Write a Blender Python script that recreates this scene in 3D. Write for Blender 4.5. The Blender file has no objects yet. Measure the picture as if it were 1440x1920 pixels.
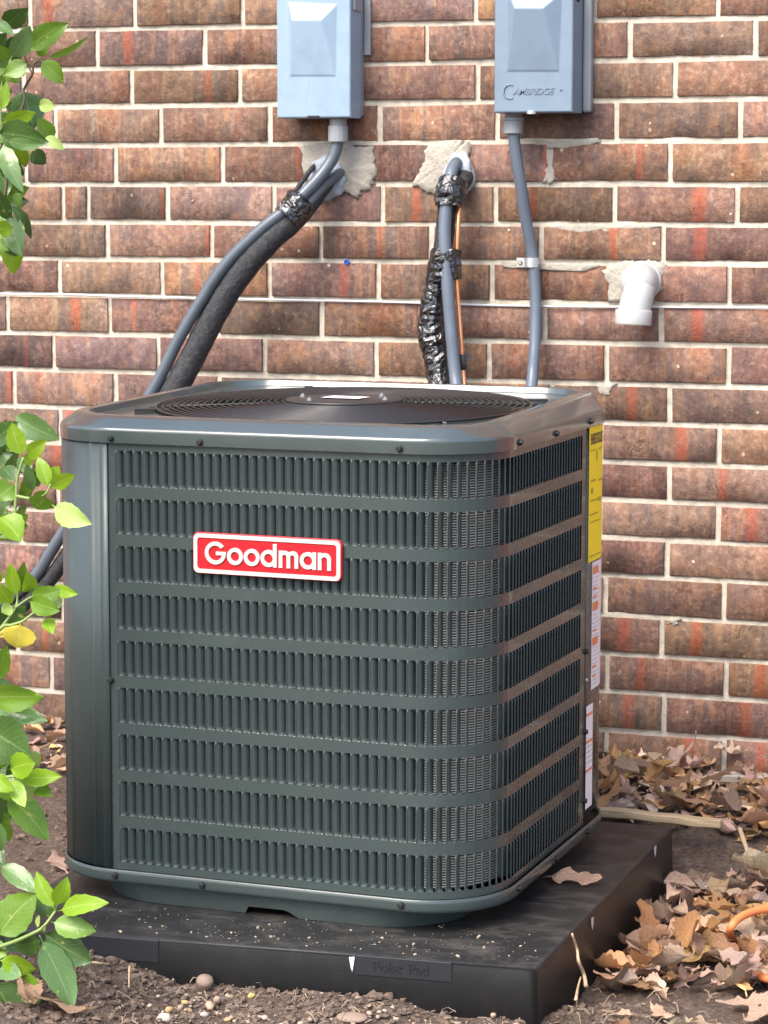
import bpy, bmesh, math, random
from mathutils import Vector, Matrix, noise
R = random.Random(7)
PI = math.pi
S = bpy.context.scene
COL = S.collection

# ------------------------------------------------------------------ camera
FPX = 4754.3
YAW, PITCH, ROLL = -0.3327, 0.1224, 0.0015
CAM = Vector((1.4135, -4.235, 1.0512))
fw = Vector((math.sin(YAW)*math.cos(PITCH), math.cos(YAW)*math.cos(PITCH), -math.sin(PITCH)))
r0 = fw.cross(Vector((0, 0, 1))).normalized(); u0 = r0.cross(fw)
cr, sr = math.cos(ROLL), math.sin(ROLL)
rg = r0*cr + u0*sr; up = u0*cr - r0*sr
cd = bpy.data.cameras.new('camera'); cam = bpy.data.objects.new('camera', cd); COL.objects.link(cam)
cam.matrix_world = Matrix(((rg.x, up.x, -fw.x, CAM.x), (rg.y, up.y, -fw.y, CAM.y), (rg.z, up.z, -fw.z, CAM.z), (0, 0, 0, 1)))
cd.sensor_fit = 'VERTICAL'; cd.sensor_height = 24.0; cd.sensor_width = 18.0
cd.lens = 24.0*FPX/1920.0
cd.clip_start = 0.05; cd.clip_end = 500
cd.dof.use_dof = True; cd.dof.focus_distance = 3.35; cd.dof.aperture_fstop = 13
S.camera = cam

# ------------------------------------------------------------------ light
SUN_EL, SUN_AZ = 52.0, 202.0          # compass degrees from +Y, clockwise
w = bpy.data.worlds.new('World'); S.world = w; w.use_nodes = True
nt = w.node_tree; nt.nodes.clear()
sky = nt.nodes.new('ShaderNodeTexSky'); sky.sky_type = 'NISHITA'; sky.sun_disc = False
sky.sun_elevation = math.radians(SUN_EL); sky.sun_rotation = math.radians(SUN_AZ)
sky.air_density = 1.0; sky.dust_density = 3.5; sky.ozone_density = 1.0; sky.altitude = 100
bg = nt.nodes.new('ShaderNodeBackground'); bg.inputs['Strength'].default_value = 0.15
wo = nt.nodes.new('ShaderNodeOutputWorld')
nt.links.new(sky.outputs[0], bg.inputs[0]); nt.links.new(bg.outputs[0], wo.inputs[0])
ld = bpy.data.lights.new('sun', 'SUN'); ld.energy = 1.5; ld.angle = math.radians(38); ld.color = (1.0, 0.93, 0.84)
sun = bpy.data.objects.new('sun', ld); COL.objects.link(sun)
az, el = math.radians(SUN_AZ), math.radians(SUN_EL)
sd = Vector((math.sin(az)*math.cos(el), math.cos(az)*math.cos(el), math.sin(el)))
sun.rotation_euler = sd.to_track_quat('Z', 'Y').to_euler()
S.view_settings.view_transform = 'Standard'; S.view_settings.look = 'None'
S.view_settings.gamma = 1; S.view_settings.use_curve_mapping = False
S.view_settings.exposure = 1.55

# ------------------------------------------------------------------ helpers
def ray(px, py):
    return (rg*((px-720)/FPX) + up*(-(py-960)/FPX) + fw)
def aty(px, py, y=0.0):               # point of the place where the sight line meets the depth y
    d = ray(px, py); return CAM + d*((y-CAM.y)/d.y)
def atz(px, py, z):
    d = ray(px, py); return CAM + d*((z-CAM.z)/d.z)

def mesh(name, v, f, m=None, parent=None, smooth=False, loc=None, angle=None):
    me = bpy.data.meshes.new(name); me.from_pydata([tuple(p) for p in v], [], f); me.update()
    return put(name, me, m, parent, smooth, loc)
def put(name, me, m=None, parent=None, smooth=False, loc=None):
    if m is not None and not me.materials: me.materials.append(m)
    if smooth:
        me.polygons.foreach_set('use_smooth', [True]*len(me.polygons))
    o = bpy.data.objects.new(name, me); COL.objects.link(o)
    if parent is not None: o.parent = parent
    if loc is not None: o.location = loc
    return o
def frombm(name, bm, m=None, parent=None, smooth=False, loc=None):
    me = bpy.data.meshes.new(name); bm.to_mesh(me); bm.free(); return put(name, me, m, parent, smooth, loc)
def tag(o, label=None, cat=None, group=None, kind=None):
    if label: o['label'] = label
    if cat: o['category'] = cat
    if group: o['group'] = group
    if kind: o['kind'] = kind
    return o
def empty(name, loc=(0, 0, 0), rz=0, **k):
    o = bpy.data.objects.new(name, None); COL.objects.link(o); o.empty_display_size = .05
    o.location = loc; o.rotation_euler = (0, 0, rz); return tag(o, **k)
def catmull(P, n):
    P = [Vector(p) for p in P]; Q = [2*P[0]-P[1]] + P + [2*P[-1]-P[-2]]; out = []
    for i in range(1, len(Q)-2):
        a, b, c, d = Q[i-1:i+3]
        for k in range(n):
            t = k/n
            out.append(.5*((2*b) + (c-a)*t + (2*a-5*b+4*c-d)*t*t + (3*b-a-3*c+d)*t**3))
    out.append(P[-1]); return out
def resample(P, step):
    out = [P[0]]; acc = 0
    for a, b in zip(P, P[1:]):
        L = (b-a).length; pos = step-acc
        while pos <= L and L > 0:
            out.append(a.lerp(b, pos/L)); pos += step
        acc = (acc+L) % step if L > 0 else acc
    out.append(P[-1]); return out
def tube_data(P, rad, seg=12, caps=True, wob=None):
    v, f = [], []; n = len(P); prev = None
    for i, p in enumerate(P):
        t = (P[min(i+1, n-1)]-P[max(i-1, 0)]).normalized()
        if prev is None:
            a = Vector((0, 0, 1)) if abs(t.z) < .9 else Vector((1, 0, 0)); nrm = t.cross(a).normalized()
        else:
            nrm = (prev-t*prev.dot(t)).normalized()
        prev = nrm; bn = t.cross(nrm); rr = rad(i, i/(n-1)) if callable(rad) else rad
        for k in range(seg):
            a = 2*PI*k/seg; q = rr
            if wob: q = rr*wob(i, k)
            v.append(p+nrm*(q*math.cos(a))+bn*(q*math.sin(a)))
    for i in range(n-1):
        for k in range(seg):
            f.append((i*seg+k, i*seg+(k+1) % seg, (i+1)*seg+(k+1) % seg, (i+1)*seg+k))
    if caps:
        f.append(tuple(range(seg))[::-1]); f.append(tuple((n-1)*seg+k for k in range(seg)))
    return v, f
def tube(name, P, rad, m, parent=None, seg=12, smooth=True, wob=None):
    v, f = tube_data(P, rad, seg, True, wob); return mesh(name, v, f, m, parent, smooth)
def bevel_box(sx, sy, sz, b=.001, seg=1, c=(0, 0, 0)):
    bm = bmesh.new(); bmesh.ops.create_cube(bm, size=1)
    for q in bm.verts: q.co = Vector((q.co.x*sx+c[0], q.co.y*sy+c[1], q.co.z*sz+c[2]))
    if b: bmesh.ops.bevel(bm, geom=bm.edges[:], offset=b, segments=seg, profile=.5, affect='EDGES')
    return bm
def disc_prof(prof, seg=24):          # lathe round z: prof = [(r,z)...]
    v, f = [], []
    for r, z in prof:
        for k in range(seg):
            a = 2*PI*k/seg; v.append((r*math.cos(a), r*math.sin(a), z))
    for i in range(len(prof)-1):
        for k in range(seg):
            f.append((i*seg+k, i*seg+(k+1) % seg, (i+1)*seg+(k+1) % seg, (i+1)*seg+k))
    f.append(tuple(range(seg))[::-1]); f.append(tuple((len(prof)-1)*seg+k for k in range(seg)))
    return v, f
def text_me(s, size, ext=.0005, off=0.0, shear=0.0, space=1.0, align='CENTER'):
    c = bpy.data.curves.new('lettering', 'FONT'); c.body = s; c.size = size; c.extrude = ext; c.offset = off
    c.shear = shear; c.space_character = space; c.align_x = align; c.align_y = 'CENTER'; c.resolution_u = 3
    o = bpy.data.objects.new('lettering', c); COL.objects.link(o)
    dg = bpy.context.evaluated_depsgraph_get(); me = bpy.data.meshes.new_from_object(o.evaluated_get(dg))
    bpy.data.objects.remove(o); bpy.data.curves.remove(c); me.materials.clear(); return me

# ------------------------------------------------------------------ materials
def mat(name, col=(.5, .5, .5), rough=.5, metal=0, spec=.5, coat=0):
    m = bpy.data.materials.new(name); m.use_nodes = True; b = m.node_tree.nodes['Principled BSDF']
    b.inputs['Base Color'].default_value = (*col, 1); b.inputs['Roughness'].default_value = rough
    b.inputs['Metallic'].default_value = metal; b.inputs['Specular IOR Level'].default_value = spec
    b.inputs['Coat Weight'].default_value = coat; b.inputs['Coat Roughness'].default_value = .08
    return m
class N:
    def __init__(s, m): s.t = m.node_tree; s.b = s.t.nodes['Principled BSDF']
    def n(s, k, **p):
        x = s.t.nodes.new(k)
        for a, b in p.items(): setattr(x, a, b)
        return x
    def l(s, a, b): s.t.links.new(a, b)
    def coord(s, kind='Object', scale=(1, 1, 1), off=None):
        c = s.n('ShaderNodeTexCoord'); mp = s.n('ShaderNodeMapping'); s.l(c.outputs[kind], mp.inputs[0])
        mp.inputs['Scale'].default_value = scale
        if off is not None: s.l(off, mp.inputs['Location'])
        return mp.outputs[0]
    def rand_off(s):
        oi = s.n('ShaderNodeObjectInfo'); mu = s.n('ShaderNodeMath', operation='MULTIPLY'); mu.inputs[1].default_value = 57
        s.l(oi.outputs['Random'], mu.inputs[0]); c = s.n('ShaderNodeCombineXYZ')
        for i in range(3): s.l(mu.outputs[0], c.inputs[i])
        return c.outputs[0]
    def noise(s, vec, scale, detail=3, rough=.55, dist=0):
        x = s.n('ShaderNodeTexNoise'); x.inputs['Scale'].default_value = scale; x.inputs['Detail'].default_value = detail
        x.inputs['Roughness'].default_value = rough; x.inputs['Distortion'].default_value = dist
        if vec is not None: s.l(vec, x.inputs['Vector'])
        return x.outputs['Fac']
    def ramp(s, fac, stops, interp='LINEAR'):
        x = s.n('ShaderNodeValToRGB'); e = x.color_ramp.elements; x.color_ramp.interpolation = interp
        while len(e) < len(stops): e.new(.5)
        for q, (p, c) in zip(e, stops): q.position = p; q.color = (*c, 1) if len(c) == 3 else c
        s.l(fac, x.inputs[0]); return x.outputs[0]
    def mix(s, fac, a, b, mode='MIX'):
        x = s.n('ShaderNodeMix', data_type='RGBA', blend_type=mode)
        for i, q in ((0, fac), (6, a), (7, b)):
            if hasattr(q, 'is_linked'): s.l(q, x.inputs[i])
            elif i == 0: x.inputs[0].default_value = q
            else: x.inputs[i].default_value = (*q, 1)
        return x.outputs[2]
    def math(s, op, a, b=0.0, c=0.0, clamp=False):
        x = s.n('ShaderNodeMath', operation=op, use_clamp=clamp)
        for i, q in enumerate((a, b, c)):
            if hasattr(q, 'is_linked'): s.l(q, x.inputs[i])
            else: x.inputs[i].default_value = q
        return x.outputs[0]
    def attr(s, name):
        x = s.n('ShaderNodeAttribute', attribute_type='OBJECT', attribute_name=name); return x.outputs['Fac']
    def bump(s, h, strength=.3, dist=.002):
        x = s.n('ShaderNodeBump'); x.inputs['Strength'].default_value = strength; x.inputs['Distance'].default_value = dist
        s.l(h, x.inputs['Height']); s.l(x.outputs[0], s.b.inputs['Normal'])
    def col(s, c): s.l(c, s.b.inputs['Base Color'])
    def rough(s, c): s.l(c, s.b.inputs['Roughness'])

# bricks
M_BRICK = mat('brick_clay', rough=.85, spec=.25); n = N(M_BRICK)
off = n.rand_off(); co = n.coord('Object'); tcx = n.coord('Object', (1, 1, 1), off)
band = n.noise(n.coord('Object', (1, .05, .07), off), 26, 2, .55)
oi_ = n.n('ShaderNodeObjectInfo')
band = n.math('ADD', band, n.math('MULTIPLY', n.math('SUBTRACT', oi_.outputs['Random'], .5), .20))
base = n.ramp(band, [(.28, (.115, .080, .072)), (.36, (.21, .105, .078)), (.40, (.15, .086, .070)), (.455, (.25, .145, .105)), (.49, (.17, .098, .080)), (.53, (.145, .112, .108)), (.57, (.30, .165, .095)), (.62, (.20, .105, .075)), (.70, (.26, .115, .07))])
tone = n.attr('tone')
base = n.mix(n.math('MULTIPLY', tone, 1.0), base, n.mix(.5, base, (.25, .125, .068)))
grey = n.attr('grey')
base = n.mix(grey, base, n.mix(.65, base, (.185, .145, .14)))
mott = n.noise(tcx, 105, 5, .68, .35)
base = n.mix(n.ramp(mott, [(.48, (0, 0, 0)), (.66, (.75, .75, .75))]), base, n.mix(.65, base, (.46, .33, .245)))
big = n.noise(tcx, 15, 3, .6, .4)
base = n.mix(n.ramp(big, [(.40, (0, 0, 0)), (.50, (.35, .35, .35)), (.66, (1, 1, 1))]), base, n.mix(.6, base, (.088, .066, .064)))
base = n.mix(n.ramp(n.noise(tcx, 21, 4, .65), [(.56, (0, 0, 0)), (.70, (.8, .8, .8))]), base, n.mix(.6, base, (.36, .20, .105)))
mott2 = n.noise(tcx, 60, 5, .7, .3)
base = n.mix(n.ramp(mott2, [(.50, (0, 0, 0)), (.70, (.85, .85, .85))]), base, n.mix(.75, base, (.05, .034, .032)))
base = n.mix(n.math('MULTIPLY', n.attr('red'), .75), base, (.24, .055, .038))
sx = n.n('ShaderNodeSeparateXYZ'); n.l(co, sx.inputs[0])
dx = n.math('ABSOLUTE', n.math('SUBTRACT', sx.outputs[0], n.attr('stripe')))
edge = n.math('ADD', dx, n.math('MULTIPLY', n.math('SUBTRACT', n.noise(n.coord('Object', (1, 1, .5), off), 75, 4, .7), .5), .018))
sm = n.math('MULTIPLY', n.math('SUBTRACT', 1.0, n.math('DIVIDE', edge, n.attr('stripe_w'))), 1.7, clamp=True)
sc_ = n.ramp(n.noise(tcx, 110, 3), [(.3, (.29, .060, .034)), (.7, (.42, .13, .070))])
base = n.mix(n.math('MULTIPLY', sm, n.math('ADD', .12, n.math('MULTIPLY', n.noise(tcx, 60, 4, .7), .95))), base, sc_)
vo = n.n('ShaderNodeTexVoronoi'); vo.inputs['Scale'].default_value = 34; n.l(tcx, vo.inputs['Vector'])
spk = n.math('LESS_THAN', n.math('ADD', vo.outputs['Distance'], n.math('MULTIPLY', n.noise(tcx, 260, 2), .12)), .155)
spr = n.n('ShaderNodeSeparateColor'); n.l(vo.outputs['Color'], spr.inputs[0])
spk = n.math('MULTIPLY', spk, n.math('GREATER_THAN', spr.outputs[0], .80))
base = n.mix(n.math('MULTIPLY', spk, .8), base, (.58, .47, .37))
crk = n.noise(n.coord('Object', (1, 1, .28), off), 38, 3, .6, 1.5)
crm = n.ramp(crk, [(.485, (0, 0, 0)), (.497, (1, 1, 1)), (.509, (0, 0, 0))])
crs = n.math('GREATER_THAN', n.noise(tcx, 16, 2), .60)
crk = n.math('MULTIPLY', crm, crs)
base = n.mix(n.math('MULTIPLY', crk, .75), base, (.05, .028, .022))
fr_ = n.math('FRACT', n.math('MULTIPLY', oi_.outputs['Random'], 13.7)); vm = n.n('ShaderNodeCombineColor')
val = n.math('ADD', .66, n.math('MULTIPLY', fr_, .52)); fr2 = n.math('FRACT', n.math('MULTIPLY', oi_.outputs['Random'], 37.1))
for i, k in ((0, .0), (1, -.06), (2, .10)): n.l(n.math('MULTIPLY', n.math('MULTIPLY', val, (1.05, 1.0, .93)[i]), n.math('ADD', 1.0, n.math('MULTIPLY', n.math('SUBTRACT', fr2, .45), k*1.3))), vm.inputs[i])
base = n.mix(1.0, base, vm.outputs[0], 'MULTIPLY')
n.col(base)
hh = n.math('ADD', n.math('MULTIPLY', mott, .6), n.noise(tcx, 300, 3)); hh = n.math('SUBTRACT', hh, n.math('MULTIPLY', crk, 1.0))
n.bump(hh, .55, .0022)
# mortar
M_MORTAR = mat('mortar', (.5, .46, .4), .95, 0, .2); n = N(M_MORTAR); co = n.coord('Object')
n.col(n.mix(n.ramp(n.noise(co, 60, 4), [(.35, (0, 0, 0)), (.65, (1, 1, 1))]), (.64, .575, .465), (.46, .41, .335)))
n.bump(n.noise(co, 240, 4, .7), .6, .003)
M_PATCH = mat('patch_mortar', (.42, .39, .34), .95, 0, .2); n = N(M_PATCH); co = n.coord('Object')
n.col(n.mix(n.noise(co, 45, 5, .65), (.33, .30, .25), (.48, .44, .37)))
n.bump(n.noise(co, 130, 5, .7), .8, .005)
# unit paint
def paint(name, c, rough=.26):
    m = mat(name, c, rough, 0, .5, .25); n = N(m); co = n.coord('Object')
    d = n.noise(co, 9, 5, .65); dust = n.ramp(d, [(.55, (0, 0, 0)), (.8, (.3, .3, .3))])
    n.col(n.mix(dust, c, tuple(min(1, q*1.5+.03) for q in c)))
    n.rough(n.math('ADD', n.math('MULTIPLY', n.noise(co, 30, 4), .16), rough-.08))
    n.bump(n.noise(co, 700, 2), .06, .0006); return m
M_PAINT = paint('green_grey_paint', (.044, .0595, .0580))
M_POST = paint('post_paint', (.044, .0595, .0580), .40)
M_POST.node_tree.nodes['Principled BSDF'].inputs['Coat Weight'].default_value = .08
M_POST.node_tree.nodes['Principled BSDF'].inputs['Specular IOR Level'].default_value = .5
M_CAP = paint('cap_paint', (.046, .0625, .062), .20)
M_CAP.node_tree.nodes['Principled BSDF'].inputs['Coat Weight'].default_value = .6
M_CAP.node_tree.nodes['Principled BSDF'].inputs['Specular IOR Level'].default_value = .7
M_LOUV = paint('louver_paint', (.046, .062, .0605), .48)
M_LOUV.node_tree.nodes['Principled BSDF'].inputs['Coat Weight'].default_value = 0
M_LOUV.node_tree.nodes['Principled BSDF'].inputs['Specular IOR Level'].default_value = .4
M_BLACK = mat('black_metal', (.012, .012, .013), .45)
M_GUARD = mat('guard_wire', (.022, .021, .021), .32)
M_PLATE = mat('motor_plate', (.028, .027, .027), .38)
M_ZINC = mat('zinc', (.55, .57, .58), .3, .9)
M_DARK = mat('dark_inside', (.006, .007, .007), .7)
M_COIL = mat('coil_fins', (.34, .33, .32), .5, .4); n = N(M_COIL); co = n.coord('Object')
wv = n.n('ShaderNodeTexWave', wave_type='BANDS', bands_direction='Z', wave_profile='SIN'); wv.inputs['Scale'].default_value = 88; wv.inputs['Distortion'].default_value = .3
n.l(co, wv.inputs['Vector']); n.col(n.ramp(wv.outputs['Fac'], [(.30, (.06, .058, .055)), (.45, (.5, .48, .45)), (.85, (.66, .64, .6))])); n.bump(wv.outputs['Fac'], .7, .003)
M_RED = mat('badge_red', (.52, .008, .018), .3, 0, .5, .4)
M_WHITE = mat('badge_white', (.56, .535, .48), .35)
M_YEL = mat('label_yellow', (.90, .72, .0), .45)
M_LWH = mat('label_white', (.80, .79, .80), .45)
M_INK = mat('label_ink', (.02, .02, .02), .5)
M_FINE = mat('label_fine_print', (.50, .50, .54), .5)
M_YFINE = mat('label_yellow_print', (.42, .31, .01), .5)
M_ORG = mat('label_orange', (.75, .22, .06), .5)
# pad
M_PAD = mat('pad_plastic', (.028, .027, .025), .55, 0, .4); n = N(M_PAD); co = n.coord('Object')
geo = n.n('ShaderNodeNewGeometry'); sg = n.n('ShaderNodeSeparateXYZ'); n.l(geo.outputs['Normal'], sg.inputs[0])
upm = n.math('MULTIPLY', n.math('GREATER_THAN', sg.outputs[2], .8), 1.0)
dn = n.noise(n.coord('Object', (1, 1.8, 1)), 14, 6, .7, .6)
dust = n.math('MULTIPLY', n.ramp(dn, [(.47, (0, 0, 0)), (.74, (.8, .8, .8))]), n.math('ADD', n.math('MULTIPLY', upm, .65), .14))
n.col(n.mix(dust, (.0175, .018, .0185), (.088, .080, .070)))
n.rough(n.math('ADD', .42, n.math('MULTIPLY', dust, .4)))
n.bump(n.noise(co, 420, 3, .7), .35, .0012)
M_PADTAPE = mat('pad_plate', (.018, .0195, .024), .42)
M_SCUFF = mat('white_scuff', (.52, .52, .52), .7)
# electrical
def grey(name, c, rough, bump=0):
    m = mat(name, c, rough); n = N(m); co = n.coord('Object')
    n.col(n.mix(n.ramp(n.noise(co, 18, 5, .7), [(.45, (0, 0, 0)), (.8, (.5, .5, .5))]), c, tuple(q*.62 for q in c)))
    n.bump(n.noise(co, 300, 3), .12, .001); return m
M_BOXL = grey('box_paint_light', (.245, .335, .425), .42)
M_BOXR = grey('box_paint_grey', (.165, .225, .29), .45)
M_BOXSIDE = grey('box_paint_side', (.25, .265, .28), .5)
M_COND = grey('grey_conduit', (.090, .108, .130), .30)
M_CONDR = grey('grey_conduit_pale', (.108, .132, .168), .36)
M_FOAM = mat('black_foam', (.018, .019, .021), .7); n = N(M_FOAM); co = n.coord('Object')
fo = n.noise(co, 120, 4, .7); n.col(n.ramp(fo, [(.4, (.016, .017, .019)), (.72, (.05, .052, .056))])); n.bump(fo, .7, .004)
M_TAPE = mat('black_tape', (.008, .008, .009), .20, 0, .8, .45); n = N(M_TAPE); co = n.coord('Object')
n.bump(n.noise(co, 45, 1, .4, 2.0), .6, .012)
M_PUTTY = mat('duct_seal', (.36, .40, .45), .75); n = N(M_PUTTY); co = n.coord('Object')
n.col(n.mix(n.noise(co, 60, 3), (.28, .31, .36), (.46, .49, .53))); n.bump(n.noise(co, 70, 3), .6, .005)
M_COPPER = mat('copper', (.80, .36, .18), .3, .85)
M_PVC = mat('white_pvc', (.40, .40, .385), .36, 0, .5, .1); n = N(M_PVC)
n.bump(n.noise(n.coord('Object'), 90, 2), .05, .001)
M_WIRE = mat('pale_wire', (.60, .60, .62), .4)
M_BLUE = mat('blue_plastic', (.02, .10, .42), .4)
M_STEEL = mat('strap_steel', (.62, .64, .65), .35, .8)
M_ORCORD = mat('orange_cord', (.74, .22, .075), .5)
# ground
M_SOIL = mat('soil', rough=.95, spec=.15); n = N(M_SOIL); co = n.coord('Object')
a = n.noise(co, 7, 6, .65); b = n.noise(co, 110, 5, .7); c = n.noise(co, 420, 3, .7)
s0 = n.ramp(b, [(.32, (.055, .040, .032)), (.5, (.125, .090, .070)), (.68, (.21, .158, .125))])
s1 = n.mix(n.ramp(a, [(.4, (0, 0, 0)), (.65, (.8, .8, .8))]), s0, n.mix(.5, s0, (.17, .13, .108)))
n.col(n.mix(n.ramp(c, [(.63, (0, 0, 0)), (.70, (.7, .7, .7))]), s1, (.30, .235, .185)))
n.bump(n.math('ADD', b, n.math('MULTIPLY', c, .5)), .9, .010)
M_CLOD = mat('soil_clod', rough=.95, spec=.15); n = N(M_CLOD); co = n.coord('Object')
b = n.noise(co, 130, 5, .7)
n.col(n.ramp(b, [(.3, (.075, .055, .043)), (.5, (.15, .11, .086)), (.7, (.25, .19, .15))])); n.bump(b, .8, .006)
M_PEB = mat('pebble', rough=.7); n = N(M_PEB); oi = n.n('ShaderNodeObjectInfo')
n.col(n.mix(n.math('MULTIPLY', n.noise(n.coord('Object', (1, 1, 1), n.rand_off()), 160, 4), .6), oi.outputs['Color'], (.25, .18, .13)))
M_CRUMB = mat('crumbs', (.48, .38, .28), .8); n = N(M_CRUMB)
n.col(n.ramp(n.noise(n.coord('Object'), 60, 2), [(.35, (.16, .12, .085)), (.65, (.44, .35, .26))]))
M_DRY = mat('dry_leaf', rough=.62, spec=.35); n = N(M_DRY); oi = n.n('ShaderNodeObjectInfo')
uvs = n.coord('UV'); suv = n.n('ShaderNodeSeparateXYZ'); n.l(uvs, suv.inputs[0])
mid = n.math('LESS_THAN', n.math('ABSOLUTE', n.math('SUBTRACT', suv.outputs[0], .5)), .025)
blot = n.noise(n.coord('Object', (1, 1, 1), n.rand_off()), 55, 4, .65)
dc = n.mix(n.ramp(blot, [(.48, (0, 0, 0)), (.75, (.5, .5, .5))]), oi.outputs['Color'], n.mix(.55, oi.outputs['Color'], (.17, .085, .045)))
dc = n.mix(n.math('MULTIPLY', mid, .4), dc, (.55, .40, .26)); n.col(dc); vu = n.math('ABSOLUTE', n.math('SUBTRACT', suv.outputs[0], .5)); vw = n.n('ShaderNodeTexWave', wave_type='BANDS', bands_direction='X'); vw.inputs['Scale'].default_value = 2.6
vc = n.n('ShaderNodeCombineXYZ'); n.l(n.math('SUBTRACT', suv.outputs[1], n.math('MULTIPLY', vu, .5)), vc.inputs[0]); n.l(vc.outputs[0], vw.inputs[0])
vein = n.math('GREATER_THAN', vw.outputs['Fac'], .93)
dc = n.mix(n.math('MULTIPLY', vein, .30), dc, (.20, .11, .06)); n.col(dc); n.bump(n.math('ADD', n.noise(n.coord('Object'), 14, 5, .7), n.math('MULTIPLY', vein, .3)), .55, .06)
tr = n.n('ShaderNodeBsdfTranslucent'); n.l(dc, tr.inputs[0]); ms = n.n('ShaderNodeMixShader'); ms.inputs[0].default_value = .22
out = n.t.nodes['Material Output']; n.l(n.b.outputs[0], ms.inputs[1]); n.l(tr.outputs[0], ms.inputs[2]); n.l(ms.outputs[0], out.inputs[0])
M_STRAW = mat('straw', (.50, .36, .20), .7); n = N(M_STRAW)
n.col(n.mix(n.noise(n.coord('Object', (1, 1, 1)), 60, 4), (.34, .23, .13), (.62, .47, .29)))
M_LATH = mat('old_lath', (.48, .36, .22), .8); n = N(M_LATH)
n.col(n.ramp(n.noise(n.coord('Object', (3, 60, 60)), 3, 5), [(.3, (.30, .21, .12)), (.7, (.60, .45, .28))]))
M_LATHG = mat('grey_lath', (.36, .32, .28), .85); n = N(M_LATHG)
n.col(n.ramp(n.noise(n.coord('Object', (3, 60, 60)), 3, 5), [(.3, (.20, .17, .14)), (.7, (.45, .40, .34))]))
# living leaves
def leafmat(name, c, c2, rib, rough, trans):
    m = mat(name, c, rough, 0, .5); n = N(m); uv = n.coord('UV'); s = n.n('ShaderNodeSeparateXYZ'); n.l(uv, s.inputs[0])
    u = n.math('ABSOLUTE', n.math('SUBTRACT', s.outputs[0], .5))
    fac = n.noise(n.coord('Object', (1, 1, 1), n.rand_off()), 40, 3)
    cc = n.mix(fac, c, c2)
    wv = n.n('ShaderNodeTexWave', wave_type='BANDS', bands_direction='X'); wv.inputs['Scale'].default_value = 3.2
    cmb = n.n('ShaderNodeCombineXYZ'); n.l(n.math('SUBTRACT', s.outputs[1], n.math('MULTIPLY', u, .55)), cmb.inputs[0]); n.l(cmb.outputs[0], wv.inputs[0])
    vein = n.math('MULTIPLY', n.math('GREATER_THAN', wv.outputs['Fac'], .95), .22)
    cc = n.mix(vein, cc, rib)
    cc = n.mix(n.math('MULTIPLY', n.math('LESS_THAN', u, .022), .7), cc, rib)
    bl = n.noise(n.coord('Object', (1, 1, 1), n.rand_off()), 85, 3, .6)
    cc = n.mix(n.ramp(bl, [(.64, (0, 0, 0)), (.70, (.55, .55, .55))]), cc, (.42, .44, .10)); n.col(cc)
    n.bump(n.math('SUBTRACT', n.noise(n.coord('Object'), 70, 2), n.math('MULTIPLY', vein, 1.2)), .25, .003)
    tr = n.n('ShaderNodeBsdfTranslucent'); n.l(n.mix(.5, cc, c2), tr.inputs[0]); ms = n.n('ShaderNodeMixShader'); ms.inputs[0].default_value = trans
    out = n.t.nodes['Material Output']; n.l(n.b.outputs[0], ms.inputs[1]); n.l(tr.outputs[0], ms.inputs[2]); n.l(ms.outputs[0], out.inputs[0]); return m
LM = {
 'b': leafmat('leaf_bright', (.18, .34, .012), (.28, .46, .022), (.42, .55, .12), .36, .38),
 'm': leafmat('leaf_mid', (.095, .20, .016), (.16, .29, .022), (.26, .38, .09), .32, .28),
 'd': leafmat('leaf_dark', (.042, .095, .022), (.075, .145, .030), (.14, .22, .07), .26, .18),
 'l': leafmat('leaf_light', (.30, .46, .09), (.40, .54, .15), (.52, .62, .25), .42, .3),
 'g': leafmat('leaf_glossy', (.085, .165, .045), (.13, .23, .065), (.2, .3, .14), .20, .15),
 'y': leafmat('leaf_yellow', (.55, .46, .04), (.66, .54, .07), (.68, .6, .2), .45, .3),
}
M_STEM = mat('green_stem', (.22, .30, .09), .5); M_TWIG = mat('brown_twig', (.10, .075, .05), .8)

# ------------------------------------------------------------------ ground
PADZ = .075
def interp(x, P):
    if x <= P[0][0]: return P[0][1]
    for (a, b), (c, d) in zip(P, P[1:]):
        if x <= c: return b+(d-b)*(x-a)/(c-a)
    return P[-1][1]
def sstep(t): t = max(0, min(1, t)); return t*t*(3-2*t)
def ground_z(x, y):
    # soil level: high at the wall, sloping away from the house
    back = interp(y, [(-6, -.02), (-1.6, -.02), (-1.1, -.028), (-.7, -.032), (-.4, -.015), (-.2, .045), (0, .072)])
    left = interp(y, [(-6, .0), (-1.5, .02), (-1.25, .045), (-.9, .05), (-.4, .055), (0, .082)])
    k = sstep((x+.2)/.75); base = left*(1-k)+back*k
    # soil banked against the front of the pad
    fr = interp(x, [(-.5, .05), (-.03, .043), (.05, .034), (.09, .018), (.14, .014), (.36, .022), (.42, .006), (.53, .004), (.6, -.02), (.9, -.02)])
    kf = sstep((-1.05-y)/.12)
    z = base*(1-kf)+fr*kf
    # heap of dug soil at the right front
    z += .030*math.exp(-(((x-.66)/.085)**2+((y+1.12)/.10)**2))
    # hollow under the pad
    if -.19 < x < .56 and -1.17 < y < -.42: z = min(z, .0)
    return z
def bumpy(x, y):
    q = noise.noise(Vector((x*9, y*9, 0)))*.007+noise.noise(Vector((x*28, y*28, 3)))*.006+noise.noise(Vector((x*75, y*75, 7)))*.004
    return q
def axis(lo, hi, st, far):
    a = []; t = lo
    while t < hi+1e-6: a.append(t); t += st
    g = st; t = a[-1]; ext = []
    while t < far: g *= 1.5; t += g; ext.append(t)
    g = st; t = a[0]; pre = []
    while t > -far: g *= 1.5; t -= g; pre.append(t)
    return pre[::-1]+a+ext
xs = axis(-.75, 1.15, .008, 120); ys = axis(-1.62, .06, .008, 120)
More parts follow.
